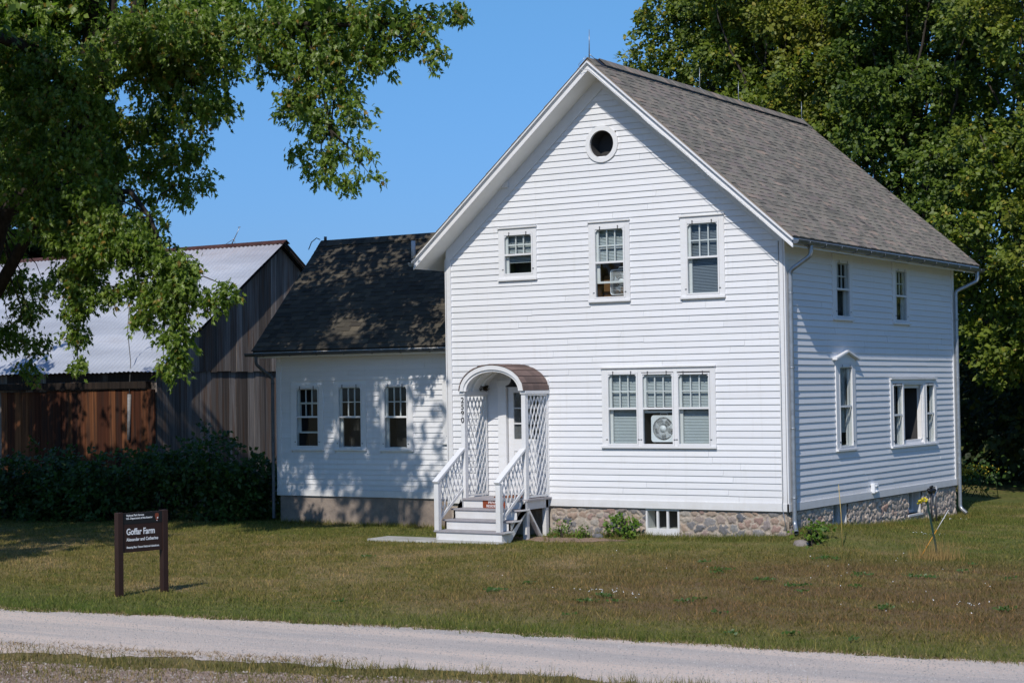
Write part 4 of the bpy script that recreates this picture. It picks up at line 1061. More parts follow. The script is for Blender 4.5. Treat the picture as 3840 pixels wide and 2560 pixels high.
# serifs: small bars under and over the stems of the title
mb = MB()
for a, w_ in ((.452, .030),):
    fbox(mb, SF, a, a+w_, .0008, .0018, .270, .276)
mb.build('lettering', MT['signwhite'], sg)
mb = MB(); ex, ez = .655, .50          # arrowhead emblem
ar = [(-.030, .050), (-.012, .060), (.012, .060), (.030, .050), (.034, .02), (.026, -.015), (.012, -.045), (0, -.062), (-.012, -.045), (-.026, -.015), (-.034, .02)]
mb.add([SF.P(ex+p[0], .0015, ez+p[1]) for p in ar], [list(range(len(ar)))]); mb.build('emblem', MT['emblem'], sg)
mb = MB(); mb.add([SF.P(ex+p[0], .003, ez+p[1]) for p in ((-.004, -.018), (.008, -.022), (.022, -.016), (.020, .004), (.006, -.004))], [(0, 1, 2, 3, 4)])
mb.add([SF.P(ex+p[0], .003, ez+p[1]) for p in ((-.008, -.042), (0, -.058), (.008, -.042))], [(0, 1, 2)]); mb.build('emblem_detail', MT['signwhite'], sg)

# ---------------- barn ---------------------------------------------------------
BX, BY0, BYR, BZR, BZE = -18.0, 2.76, 7.43, 6.37, 3.04; BY1 = 2*BYR-BY0; BX1 = -42.
bs = (BZR-BZE)/(BYR-BY0)
barn = empty('barn', (BX, BYR, -.6), 'old weathered grey board barn with a pale corrugated metal roof beyond the hedge', 'barn')
def vboards(name, pts_fn, a0, a1, mk, mat, wmin=.18, wmax=.28, label=None, th=.02):
    """vertical boards: mk(a,b,off)->(list of 8 verts)"""
    mb = MB(); a = a0
    while a < a1-.01:
        b = min(a1, a+random.uniform(wmin, wmax)); mb.add(mk(a, b-.008, random.uniform(0, .012)), BOXF, 0, random.random()); a = b
    o = mb.build(name, mat, barn)
    if label: o['label'] = label
    return o
def gtop(y): return BZR-.06-bs*abs(y-BYR)
def mkg(a, b, off):    # upper gable boards, proud of the lower ones
    x0, x1 = BX-.02, BX+.035+off; zb = 2.86+random.uniform(-.02, .01)
    return [(x0, a, zb), (x1, a, zb), (x1, b, zb), (x0, b, zb), (x0, a, gtop(a)), (x1, a, gtop(a)), (x1, b, gtop(b)), (x0, b, gtop(b))]
ob = MB(); a = BY0
def vb(mk, a0, a1, mat, name, wmin=.18, wmax=.28, label=None, flip=True):
    mb = MB(); a = a0
    while a < a1-.01:
        b = min(a1, a+random.uniform(wmin, wmax)); v = mk(a, b-.007, random.uniform(0, .012)); mb.add(v, [f[::-1] for f in BOXF] if False else BOXF, 0, random.random()); a = b
    o = mb.build(name, mat, barn); 
    if label: o['label'] = label
    return o
vb(mkg, BY0, BY1, MT['barn_grey'], 'gable_wall')
def mkl(a, b, off):
    x0, x1 = BX-.06, BX-.012+off; return [(x0, a, -.8), (x1, a, -.8), (x1, b, -.8), (x0, b, -.8), (x0, a, 2.9), (x1, a, 2.9), (x1, b, 2.9), (x0, b, 2.9)]
vb(mkl, BY0, BY1, MT['barn_grey'], 'gable_wall')
def mkf(a, b, off):
    y0, y1 = BY0+.05, BY0+.0-off; return [(a, y1, -.8), (b, y1, -.8), (b, y0, -.8), (a, y0, -.8), (a, y1, 2.95), (b, y1, 2.95), (b, y0, 2.95), (a, y0, 2.95)]
vb(mkf, BX1, BX, MT['barn_grey'], 'front_wall')
D0, D1 = at(110, 1000, BY0-.1)[0], at(357, 1000, BY0-.1)[0]; D2 = at(15, 1000, BY0-.1)[0]
def mkd(z0, z1, y):
    def f(a, b, off): return [(a, y-off, z0), (b, y-off, z0), (b, y+.04, z0), (a, y+.04, z0), (a, y-off, z1), (b, y-off, z1), (b, y+.04, z1), (a, y+.04, z1)]
    return f
vb(mkd(-.5, 2.42, BY0-.12), D0, D1, MT['barn_brown'], 'sliding_door', label='rust brown sliding barn door')
vb(mkd(-.5, 2.40, BY0-.085), D2-.2, D0+.02, MT['barn_brown'], 'sliding_door', label='greyer left hand sliding barn door')
mb = MB(); mb.box((D2-2.5, BY0-.2, 2.45), (BX-.2, BY0-.005, 2.62)); mb.build('door_track', MT['barn_dark'], barn)
mb = MB(); mb.box((BX1, BY0-.01, 2.63), (BX-.05, BY0+.0, 2.98)); mb.build('eave_shadow_band', MT['barn_dark'], barn)  # dark band added in place of the shadow cast by the eave overhang
px = at(297, 900, BY0-.15)
mb = MB(); mb.tube([at(297, 700, BY0-.40), at(293, 760, BY0-.2), at(300, 830, BY0-.17), at(297, 905, BY0-.17)], .012, 5); mb.tube([at(297, 905, BY0-.17), at(296, 1010, BY0-.17)], [.05, .045], 6)
mb.build('cable_conduit', MT['conduit'], barn)
# corrugated roof
def corr(name, y0, z0, y1, z1, dn=0.0):
    per = .15; n = int((BX+.28-BX1)/per*6); xs_ = np.linspace(BX1, BX+.28, n+1); amp = .014
    dv = np.array([0, y1-y0, z1-z0]); L = np.linalg.norm(dv); dv = dv/L; nn = np.array([0, -dv[2], dv[1]]); nn = nn if nn[2] > 0 else -nn
    T = np.linspace(0, L, 9); V = []
    for t in T:
        o_ = amp*np.sin(2*np.pi*xs_/per)+dn+.006*np.sin(xs_*1.1+t*2)
        wig = (.02*np.sin(xs_*3.1) if t == 0 else 0)
        V.append(np.stack([xs_, y0+dv[1]*(t-wig)+nn[1]*o_, z0+dv[2]*(t-wig)+nn[2]*o_], 1))
    V = np.concatenate(V); m = n+1; I = np.arange(m*len(T)).reshape(len(T), m)
    F = np.stack([I[:-1, :-1].ravel(), I[:-1, 1:].ravel(), I[1:, 1:].ravel(), I[1:, :-1].ravel()], 1)
    o = npmesh(name, V, F, MT['iron'], barn, smooth=True); return o
corr('roof', BY0-.28, BZE-.28*bs+.02, BYR, BZR); corr('roof', BY1+.28, BZE-.28*bs+.02, BYR, BZR)
mb = MB()
for sgn in (-1, 1):
    pts = [(BYR, BZR+.03), (BYR+sgn*.14, BZR+.03-.14*bs), (BYR+sgn*.14, BZR+.015-.14*bs), (BYR, BZR+.015)]
    mb.prism(pts, 0, BX1, BX+.32)
    pts = [(BYR, BZR-.025), (BYR+sgn*(BYR-BY0+.25), BZE-.25*bs-.025), (BYR+sgn*(BYR-BY0+.25), BZE-.25*bs-.11), (BYR, BZR-.12)]
    mb.prism(pts, 0, BX+.22, BX+.25, 1)
    mb.prism([(q[0], q[1]-.0) for q in pts], 0, BX+.05, BX+.08, 1)
mb.build('ridge_cap', [MT['rust'], MT['barn_dark']], barn)
mb = MB(); p = at(869/K, 916/K, BYR); q = at(898/K, 854/K, BYR)
mb.tube([p, q], [.016, .008], 5); mb.tube([p+(q-p)*.35, p+np.array([-.25, 0, .0])], .008, 4); mb.tube([p+(q-p)*.35, p+np.array([.12, 0, -.0])], .008, 4); mb.tube([q-np.array([.05, 0, -.01]), q+np.array([.03, 0, .02])], .012, 4); mb.build('lightning_rod', MT['galv'], barn)

# ---------------- foliage ------------------------------------------------------
LOBED = np.array([(0, 0, 0), (.12, .22, .03), (.36, .36, .0), (.17, .46, .05), (.24, .74, .0), (.08, .68, .05), (0, 1.1, -.10), (-.08, .68, .05), (-.24, .74, .0), (-.17, .46, .05), (-.36, .36, 0), (-.12, .22, .03), (0, .45, -.04)])
LOBF = np.array([(12, i, i+1) for i in range(11)]+[(12, 11, 0)])
SIMPLE = np.array([(0, 0, 0), (.36, .45, .09), (0, 1, 0), (-.36, .45, .09)]); SIMF = np.array([(0, 1, 2), (0, 2, 3)])
def rmats(n, down, spread):
    """leaf frames: tip direction near `down` vectors, normals random but biased upward/outward"""
    tip = down+rs.normal(0, spread, (n, 3)); tip /= np.linalg.norm(tip, axis=1)[:, None]
    nr = rs.normal(0, .62, (n, 3))+np.array([.2, -.75, .85]); nr -= tip*(nr*tip).sum(1)[:, None]; nr /= np.linalg.norm(nr, axis=1)[:, None]
    sd = np.cross(tip, nr); return sd, tip, nr
def leaves(P, size, down, spread, shape='lobed', rnd=None):
    T, Fc = (LOBED, LOBF) if shape == 'lobed' else (SIMPLE, SIMF)
    n = len(P); sd, tip, nr = rmats(n, down, spread); s = (size*rs.uniform(.65, 1.25, n))[:, None, None]
    V = P[:, None, :]+s*(T[None, :, 0:1]*sd[:, None, :]+T[None, :, 1:2]*tip[:, None, :]+T[None, :, 2:3]*nr[:, None, :])
    F = (np.arange(n)[:, None, None]*len(T)+Fc[None]).reshape(-1, 3)
    r = rs.uniform(0, 1, n) if rnd is None else rnd
    return V.reshape(-1, 3), F, np.repeat(r, len(Fc))
def blobleaves(blobs, size, shape, clump=.30, per=16, droop=.6, density=1., flat_=.75, shell=.5):
    """blobs: (x,y,z,r[,ry]) -> leaves set in small hanging sprays inside each blob"""
    PP, DD, RN = [], [], []
    for b in blobs:
        c = np.array(b[:3]); r = b[3]; dens = b[4] if len(b) > 4 else 1.
        nc = max(3, int(density*dens*5.2*(r/clump)**2))
        d = rs.normal(0, 1, (nc, 3)); d /= np.linalg.norm(d, axis=1)[:, None]
        rad = r*(shell+(1-shell)*rs.uniform(0, 1, nc))[:, None]*(1+.25*np.sin(d[:, :1]*5+c[0])*np.cos(d[:, 2:3]*4+c[1]))
        cc = c+d*rad*np.array([1, 1, flat_])
        m = nc*per
        out = d*np.array([1, 1, .3]); dirn = out*(1-droop)+np.array([0, 0, -1])*droop+rs.normal(0, .25, (nc, 3)); dirn /= np.linalg.norm(dirn, axis=1)[:, None]
        t = rs.uniform(0, 1, (nc, per, 1)); L = clump*rs.uniform(.8, 1.8, (nc, 1, 1))
        p = cc[:, None, :]+dirn[:, None, :]*t*L+rs.normal(0, clump*.28, (nc, per, 3))*(1-.5*t)
        PP.append(p.reshape(-1, 3)); DD.append(np.repeat(dirn, per, 0)); RN.append(np.clip(np.repeat(rs.uniform(.1, .8, nc), per)+rs.normal(0, .22, m), 0, 1))
    return leaves(np.concatenate(PP), size, np.concatenate(DD), .55, shape, np.concatenate(RN))
def limb(mb, a, b, r0, r1, sag=.1, n=6, j=.08, mat=0):
    a = Vector(a); b = Vector(b); L = (b-a).length; pts = []; rr = []
    for i in range(n+1):
        t = i/n; q = a.lerp(b, t)+Vector((random.gauss(0, j), random.gauss(0, j), random.gauss(0, j)))*(0 if i in (0, n) else 1)*L*.25+Vector((0, 0, sag*L*math.sin(math.pi*t)))
        pts.append(q); rr.append(r0+(r1-r0)*t)
    mb.tube(pts, rr, 8 if r0 > .06 else 5, mat); return pts
def plant(name, trunk, crown, loc, mats, label, cat, group=None):
    t = empty(name, loc, label, cat, group)
    if trunk is not None: trunk.build('trunk', mats[0], t)
    npmesh('crown', crown[0], crown[1], mats[1], t, rnd=crown[2]); return t

# --- the big silver maple on the left
def blobat(L): return [(*at(px, py, Y), r, *e) for px, py, Y, r, *e in L]
B1 = blobat([
 # upper left mass
 (40, 60, -4.5, 1.1), (150, 40, -4.0, 1.1), (260, 60, -3.5, 1.0), (360, 60, -4, .95), (455, 60, -3.6, .95), (500, 130, -3.4, .70), (420, 150, -3.2, .9), (330, 150, -3.8, .75), (60, 190, -4, 1.1), (160, 180, -4.5, .8),
 (455, 225, -3.5, .75), (495, 240, -3.2, .48), (380, 255, -3.2, .8), (300, 290, -3.2, .75), (390, 350, -3.2, .55), (445, 340, -3.4, .48), (465, 400, -3.4, .30), (400, 420, -3.2, .42), (350, 380, -3.0, .45), (430, 440, -3.5, .28), (70, 330, -3.5, 1.1), (180, 310, -2.8, 1.0), (260, 370, -2.8, .8), (120, 430, -3, .9), (30, 450, -3.5, .8), (330, 450, -3.1, .30),
 # along the top to the right
 (570, 40, -3.2, .75), (660, 40, -2.9, .85), (750, 40, -2.6, .85), (830, 50, -2.5, .75), (700, 120, -2.8, .75), (640, 130, -2.9, .50), (780, 120, -2.6, .75), (860, 120, -2.4, .55), (905, 30, -2.2, .55), (960, 30, -2.0, .45), (1040, 15, -1.8, .32), (1065, 30, -1.8, .18), (960, 75, -2., .42), (995, 110, -2., .30), (1000, 145, -2., .14), (900, 110, -2.2, .38),
 # the hanging branch in the middle
 (690, 200, -2.8, .60), (770, 195, -2.7, .60), (660, 250, -2.8, .33), (730, 270, -2.8, .52), (810, 250, -2.7, .40), (690, 340, -2.8, .32), (760, 340, -2.8, .45), (830, 330, -2.7, .28), (750, 395, -2.8, .26), (800, 405, -2.8, .30), (845, 395, -2.7, .20), (720, 380, -2.8, .18),
 # low branches before the barn
 (210, 440, -5, 0.54, 1.9), (130, 470, -5, 0.49, 1.9), (250, 500, -5, 0.54, 1.9), (170, 540, -5, 0.54, 1.9), (330, 510, -4.6, 0.38, 1.9), (350, 570, -4.6, 0.49, 1.9), (290, 580, -5, 0.32, 1.9), (170, 620, -5, 0.45, 1.9), (215, 590, -5, 0.35, 1.9), (420, 600, -4.6, 0.41, 1.9), (380, 640, -4.6, 0.45, 1.9), (180, 700, -5, 0.32, 1.9), (175, 760, -5, 0.28, 1.9), (180, 820, -5, 0.18, 1.9),
 (310, 650, -4.7, 0.32, 1.9), (400, 700, -4.6, 0.39, 1.9), (330, 720, -4.7, 0.32, 1.9), (440, 660, -4.5, 0.30, 1.9), (490, 680, -4.4, 0.28, 1.9), (520, 655, -4.3, 0.22, 1.9), (400, 760, -4.6, 0.36, 1.9), (410, 800, -4.6, 0.26, 1.9), (375, 830, -4.6, 0.19, 1.9), (400, 850, -4.6, 0.15, 1.9), (255, 660, -4.8, 0.25, 1.9), (140, 520, -5.2, .45, 1.6), (230, 560, -5.2, .45, 1.6), (300, 540, -5.1, .40, 1.6), (200, 660, -5.1, .36, 1.7), (170, 650, -5.1, .30, 1.7), (360, 680, -4.8, .36, 1.7), (420, 640, -4.8, .36, 1.6), (380, 590, -4.8, .40, 1.6),
 # far left, darker
 (30, 640, -3, .55), (60, 700, -3, .50), (20, 760, -3, .55), (80, 780, -3, .38), (60, 840, -3, .30), (20, 560, -3.2, .5), (100, 650, -3, .3)])
# crown above and left of the frame (it shades the wing, the hedge and the lawn)
B1x = [(x_+rs.uniform(-.4, .4), -9.0+rs.uniform(-.6, .6), z_+rs.uniform(-.3, .3), 1.15, 1.5) for x_ in (-12.2, -10.7, -9.2, -7.8, -6.7) for z_ in (10.6, 12.0) if x_ < -7 or z_ < 11]
B1x += [(x_+rs.uniform(-.3, .3), -2.6+rs.uniform(-.5, .5), z_+rs.uniform(-.3, .3), 1.05, .9) for x_ in (-12.6, -11.2, -9.8, -8.4, -7.2) for z_ in (10.5, 11.8) if x_ < -8 or z_ < 11]
B1x += [(-13.8, -8.0, 8.4, 1.6, 1.2), (-15.2, -8.2, 7.2, 1.6, 1.2), (-12.9, -9.2, 9.4, 1.5, 1.2), (-16.8, -8.6, 7.4, 1.6, 1.2), (-12.2, -3.4, 10.0, 1.5, .6), (-14.2, -5.0, 10.2, 1.6, .5), (-15.6, -7.6, 8.6, 1.9), (-17.6, -6.6, 8.4, 1.9), (-19.6, -6.0, 8.2, 1.9, 1.4), (-21, -4.2, 8.6, 1.6, 1.4), (-22.6, -5.2, 8.6, 1.7, 1.4), (-24.5, -4.6, 8.2, 1.7, 1.3), (-18.2, -8.8, 8.2, 1.9), (-16, -9.8, 8.6, 1.8), (-20.6, -8.0, 7.2, 1.8), (-19, -4.6, 6.0, 1.5), (-21.4, -5.4, 6.4, 1.6), (-17.6, -8.0, 6.0, 1.7), (-20.2, -3.4, 7.6, 1.3), (-22.8, -3.6, 7.4, 1.5)]
B1 += blobat([(30, 20, -5.0, .9), (90, -30, -4.6, .9), (170, -20, -4.4, .9), (20, 200, -5.2, .8), (60, 250, -5.4, .8), (150, 230, -5.4, .7), (30, 380, -5.6, .7), (120, 350, -5.4, .7), (200, 330, -5., .6), (230, 240, -4.8, .45), (90, 470, -5.4, .6), (20, 120, -5.4, .8), (100, 110, -5.4, .7), (210, 120, -5.2, .6), (300, 60, -4.8, .7), (400, 60, -4.6, .7), (600, 90, -3.4, .5)])
fol = blobleaves(B1, .12, 'lobed', .20, 13, .8, 1.25, .8, .2)
fol2 = blobleaves(B1x, .20, 'simple', .42, 15, .6, 1.0, .8, .2)
nv_ = len(fol[0]); fol = (np.concatenate([fol[0], fol2[0]]), np.concatenate([fol[1], fol2[1]+nv_]), np.concatenate([fol[2], fol2[2]]))
mb = MB(); base = Vector((-17.4, -4.6, -.7)); fork = Vector((-16.6, -4.5, 3.2))
mb.tube([base, base+Vector((.1, 0, .5)), base.lerp(fork, .5), fork], [.62, .46, .40, .38], 12)
pA = Vector(at(0, 508, -4.2)); pB = Vector(at(110, 385, -4.0)); pC = Vector(at(220, 215, -3.8)); pD = Vector(at(262, 60, -3.8)); pE = Vector(at(250, -150, -4.))
mb.tube([fork, pA, pB, pC, pD, pE], [.30, .20, .17, .14, .10, .05], 10)
mb.tube([pC, Vector(at(300, 170, -3.6)), Vector(at(420, 130, -3.4)), Vector(at(560, 60, -3.1)), Vector(at(700, 55, -2.9)), Vector(at(850, 60, -2.5)), Vector(at(1000, 40, -2.))], [.12, .10, .085, .07, .05, .03, .012], 8)
mb.tube([Vector(at(700, 55, -2.9)), Vector(at(735, 180, -2.8)), Vector(at(760, 300, -2.8)), Vector(at(790, 390, -2.8))], [.045, .035, .02, .008], 6)
mb.tube([fork, Vector(at(120, 440, -4.5)), Vector(at(300, 440, -4.6)), Vector(at(345, 500, -4.6)), Vector(at(390, 620, -4.6)), Vector(at(405, 800, -4.6))], [.16, .10, .06, .045, .03, .008], 6)
mb.tube([Vector(at(120, 440, -4.5)), Vector(at(175, 540, -5)), Vector(at(182, 700, -5)), Vector(at(178, 830, -5))], [.06, .04, .02, .006], 6)
for q in ((-9.8, -4.4, 11.2), (-12.4, -5, 12), (-15, -7.6, 8.6), (-19.4, -6, 8), (-18, -8.6, 8), (-13.6, -8.6, 9)): limb(mb, fork if q[0] < -14 else pC, q, .2, .03)
for b in B1:
    if random.random() < .75:
        best = min((pA, pB, pC, pD, Vector(at(420, 130, -3.4)), Vector(at(560, 60, -3.1)), Vector(at(700, 55, -2.9)), Vector(at(760, 300, -2.8)), Vector(at(850, 60, -2.5)), Vector(at(345, 500, -4.6)), Vector(at(390, 640, -4.6)), Vector(at(182, 640, -5))), key=lambda q: (q-Vector(b[:3])).length)
        limb(mb, best, b[:3], .022, .006, .06, 5, .12)
plant('maple_tree', mb, fol, base, (MT['bark_dk'], MT['leaf_left']), 'large leafy tree at the left with drooping branches hanging before the barn and the sky', 'tree')
# second tree, left of the frame and nearer: it shades the left lawn
B2 = [(-16.4+rs.uniform(-4.6, 4.4), -14.2+rs.uniform(-3.6, 3.6), 7.2+rs.uniform(-2.6, 3.2), 1.5) for _ in range(42)]
B2 += [(-11.4, -13.4, 5.3, 1.5), (-10.6, -14.6, 6.9, 1.4), (-11.2, -11.4, 6.6, 1.3), (-12.4, -12.6, 4.6, 1.3)]
mb = MB(); limb(mb, (-16.6, -14, -.7), (-16.4, -14.2, 7), .4, .15, 0, 6, .02)
for b in B2[::2]: limb(mb, (-16.4, -14.2, 4.5), b[:3], .1, .02)
plant('maple_tree', mb, blobleaves(B2, .22, 'simple', .45, 14, .6, 1.0, .8, .2), (-16.6, -14, -.7), (MT['bark_dk'], MT['leaf_left']), 'second leafy tree just left of the view whose shade falls on the lawn', 'tree')

# --- pines behind the barn
def pine(x, y, h, r, label):
    mb = MB(); g = float(gz(x, y)); mb.tube([(x, y, g-.1), (x, y, g+h*.5), (x, y, g+h)], [.28, .16, .03], 8)
    P, Dn = [], []
    z = 1.2
    while z < h-.2:
        rr = r*(1-z/h)**.8+.2; k = int(7+rr*2)
        for i in range(k):
            a = rs.uniform(0, 6.28); L = rr*rs.uniform(.7, 1.1); d = np.array([math.cos(a), math.sin(a), -.18+.25*(z/h)])
            mb.tube([(x, y, g+z), (x+d[0]*L*.6, y+d[1]*L*.6, g+z+d[2]*L*.6+.1), (x+d[0]*L, y+d[1]*L, g+z+d[2]*L)], [.04, .025, .008], 4)
            n = int(34*L); t = rs.uniform(.15, 1, n)[:, None]; p = np.array([x, y, g+z])+d*t*L+rs.normal(0, .13, (n, 3))*np.array([1, 1, .5]); P.append(p); Dn.append(np.tile(d, (n, 1))+rs.normal(0, .5, (n, 3)))
        z += .33
    P = np.concatenate(P); Dn = np.concatenate(Dn)
    V, F, R = leaves(P, .34, Dn, .3, 'simple'); plant('pine_tree', mb, (V, F, R), (x, y, g), (MT['bark_dk'], MT['needle']), label, 'tree', 'dark pines behind the barn')
p = at(70, 560, 17); pine(p[0], p[1], 15.5, 4.2, 'tall dark pine behind the left end of the barn roof')
p = at(235, 560, 19); pine(p[0]-.6, p[1], 15.0, 3.4, 'narrow dark pine behind the barn, right of the tallest pine')

# --- maples behind the house on the right
def bigmaple(tx, ty, blobs, label, mat, limbs, size=.145, per=18):
    g = float(gz(tx, ty)); mb = MB(); fk = Vector((tx, ty, g+3.2)); mb.tube([(tx, ty, g-.2), (tx, ty, g+.6), fk], [.6, .42, .36], 12)
    for l in limbs:
        pts = [fk]+[Vector(q) for q in l]; mb.tube(pts, list(np.linspace(.26, .05, len(pts))), 8)
    for b in blobs:
        if random.random() < .5:
            c = Vector(b[:3]); s = fk.lerp(c, .45)+Vector((0, 0, .8)); limb(mb, s, c, .06, .015, .03)
    cr = blobleaves(blobs, size, 'simple', .34, per, .3, 1.9, .72, .5)
    plant('maple_tree', mb, cr, (tx, ty, g), (MT['bark'], mat), label, 'tree', 'big maples behind the farmhouse')
def fill(poly, Y0, Y1, n, r0, r1):
    xs_ = [q[0] for q in poly]; ys_ = [q[1] for q in poly]; out = []
    def inside(x, y):
        c = False; j = len(poly)-1
        for i in range(len(poly)):
            if (poly[i][1] > y) != (poly[j][1] > y) and x < (poly[j][0]-poly[i][0])*(y-poly[i][1])/(poly[j][1]-poly[i][1])+poly[i][0]: c = not c
            j = i
        return c
    k = 0
    while len(out) < n and k < n*60:
        k += 1; x = rs.uniform(min(xs_), max(xs_)); y = rs.uniform(min(ys_), max(ys_))
        if not inside(x, y): continue
        Yv = rs.uniform(Y0, Y1); P_ = at(x, y, Yv); r = rs.uniform(r0, r1)
        if any(np.linalg.norm(P_-np.array(o[:3])) < .62*(r+o[3]) for o in out): continue
        out.append((*P_, r))
    return out
SM = blobat([(1480, 165, 20, .45), (1500, 120, 20, .75), (1515, 60, 20, .7), (1540, 15, 20, .9), (1545, 180, 20.5, .6), (1590, 130, 20, .9), (1620, 60, 20, 1.), (1600, 225, 20, .35), (1640, 190, 20, .75), (1680, 100, 19.6, .9), (1700, 20, 20, 1.0), (1630, -30, 20, 1.1)])
polyA = [(1640, 190), (1600, 60), (1620, -120), (1850, -200), (1960, -60), (1990, 120), (1970, 300), (1900, 330), (1800, 280), (1700, 235)]
pa = at(1850, 1000, 21)
bigmaple(pa[0], pa[1], SM+fill(polyA, 17.5, 23.5, 70, .55, 1.1), 'tall maple behind the house roof whose crown meets open sky on its left', MT['leaf_maple'], [[at(1800, 480, 21), at(1770, 250, 21), at(1745, 60, 20.5), at(1730, -80, 20)], [at(1850, 420, 21), at(1830, 200, 20.5), at(1850, 0, 20.5)], [at(1790, 470, 21), at(1700, 250, 20.5), at(1600, 170, 20)]])
polyB = [(1930, 330), (1960, 60), (1960, -150), (2240, -200), (2260, 60), (2250, 300), (2200, 520), (2130, 560), (2060, 470)]
pb = at(2080, 1000, 19)
bigmaple(pb[0], pb[1], fill(polyB, 15.5, 21.5, 85, .5, 1.05), 'dense maple behind the back eave of the house roof', MT['leaf_maple2'], [[at(2085, 600, 19), at(2095, 400, 19), at(2120, 150, 19), at(2130, -50, 19)], [at(2085, 600, 19), at(2050, 330, 19), at(2010, 100, 18.5)], [at(2090, 560, 19), at(2180, 360, 19), at(2230, 150, 19)]])
polyC = [(2180, 520), (2230, 300), (2220, 0), (2220, -200), (2520, -200), (2560, 200), (2540, 700), (2400, 850), (2260, 840), (2225, 760), (2230, 640)]
pc = at(2420, 1100, 17)
bigmaple(pc[0], pc[1], fill(polyC, 13.5, 19.5, 100, .45, 1.0), 'spreading maple at the right edge with low branches beside the house', MT['leaf_maple'], [[at(2400, 700, 17), at(2360, 400, 17), at(2330, 100, 17)], [at(2400, 740, 17), at(2300, 735, 17), at(2240, 740, 17)], [at(2400, 640, 17), at(2280, 600, 16.5), at(2215, 560, 16.5)]])
# undergrowth and far wood
B = []
for i in range(34):
    px = rs.uniform(2080, 2560); Yv = rs.uniform(19, 26); q = at(px, 1000, Yv); B.append((q[0], q[1], rs.uniform(.2, 4.5), rs.uniform(1.0, 1.7)))
V, F, R = blobleaves(B, .22, 'simple', .5, 14, .3, 1.1, 1., .4); tag(npmesh('undergrowth', V, F, MT['leaf_wood'], rnd=R), 'dark leafy undergrowth below the maples on the right', 'undergrowth', kind='stuff')
B = []
for x in np.arange(-110, 70, 2.6):
    for k in range(3 if x < 2 else 6): B.append((x+rs.uniform(-1.5, 1.5), 52+rs.uniform(-5, 8)+abs(x+20)*.1, rs.uniform(0, 3.2 if x < -28 else 5.5 if x < 2 else 11), rs.uniform(2.2, 3.2)))
V, F, R = blobleaves(B, .6, 'simple', 1.1, 14, .2, .9, 1., .3); tag(npmesh('far_wood', V, F, MT['leaf_wood'], rnd=R), 'far wood closing the view behind the farm', 'wood', kind='stuff')
# sunlit bush with goldenrod at the far right
p = at(2235, 1085, 15.5)
P_ = np.array(p)+rs.normal(0, 1, (260, 3))*np.array([.5, .4, .25]); V, F, R = leaves(P_, .11, np.tile([0, 0, -.2], (260, 1)), 1., 'simple')
gr = empty('goldenrod', (p[0], p[1], -.7), 'clump of yellow goldenrod in the shade beside the back corner', 'plant')
npmesh('leaves', V, F, MT['leaf_shrub'], gr, rnd=R)
P_ = np.array(at(2228, 1080, 15.3))+rs.normal(0, 1, (160, 3))*np.array([.28, .2, .08]); V, F, R = leaves(P_, .07, np.tile([0, 0, 1.], (160, 1)), .6, 'simple'); npmesh('flowers', V, F, MT['goldenrod'], gr, rnd=R)
mb = MB()
for k in range(14): mb.tube([(p[0]+rs.uniform(-.7, .7), p[1], -.75), (p[0]+rs.uniform(-.7, .7), p[1], p[2])], .01, 4)
mb.build('stem', MT['leaf_shrub'], gr)

# --- hedge of shrubs before the barn
def shrub(x, y, h, r, label, n=1, mat=None, size=.11, squash=1.0, group='shrubs in front of the barn', name='shrub'):
    g = float(gz(x, y)); B = []
    for k in range(int(9*n)):
        a = rs.uniform(0, 6.28); rr = r*rs.uniform(0, .65); zz = rs.uniform(.12, .78)*h; B.append((x+rr*math.cos(a), y+rr*math.sin(a)*squash, g+zz, r*rs.uniform(.38, .55)))
    mb = MB()
    for k in range(9):
        b = random.choice(B); limb(mb, (x+random.uniform(-.2, .2), y+random.uniform(-.2, .2), g-.05), b[:3], .03, .008, .05)
    plant(name, mb, blobleaves(B, size, 'simple', .22, 14, .2, .9, 1., .4), (x, y, g), (MT['bark_dk'], mat or MT['leaf_shrub']), label, 'shrub', group)
for px, py, Yv, h, r, lab in ((20, 1205, -.6, 1.75, 1.4, 'dark shrub at the left edge of the picture in front of the barn door'), (130, 1205, -.2, 1.35, 1.2, 'low dark shrub behind and left of the park sign'), (260, 1200, .2, 1.65, 1.25, 'dark shrub in front of the brown barn door, behind the park sign'),
        (375, 1200, .5, 1.7, 1.1, 'leafy shrub under the corner of the barn, right of the sign'), (480, 1198, .9, 2.15, 1.15, 'tallest bright green shrub before the barn gable wall'), (580, 1196, 1.6, 1.6, 1.1, 'rounded shrub between the barn and the side wing')):
    q = at(px, py, Yv); shrub(float(q[0]), Yv, h, r, lab, 1.5)
# vine / weed plants at the foundation
shrub(-3.28, -.22, .56, .22, 'leafy green vine climbing beside the front cellar window', .9, MT['leaf_weed'], .075, .5, None, 'foundation_plant')
shrub(.55, -.28, .42, .17, 'small bright green sapling at the front right corner of the house', .7, MT['leaf_weed'], .075, 1, None, 'foundation_plant')
shrub(-4.62, -.30, .20, .14, 'low weed between the porch brace and the fieldstones', .6, MT['leaf_weed'], .05, 1, None, 'foundation_plant')
shrub(-4.1, -.30, .16, .12, 'yellowish weed in front of the fieldstones beside the porch', .6, MT['leaf_weed'], .05, 1, None, 'foundation_plant')
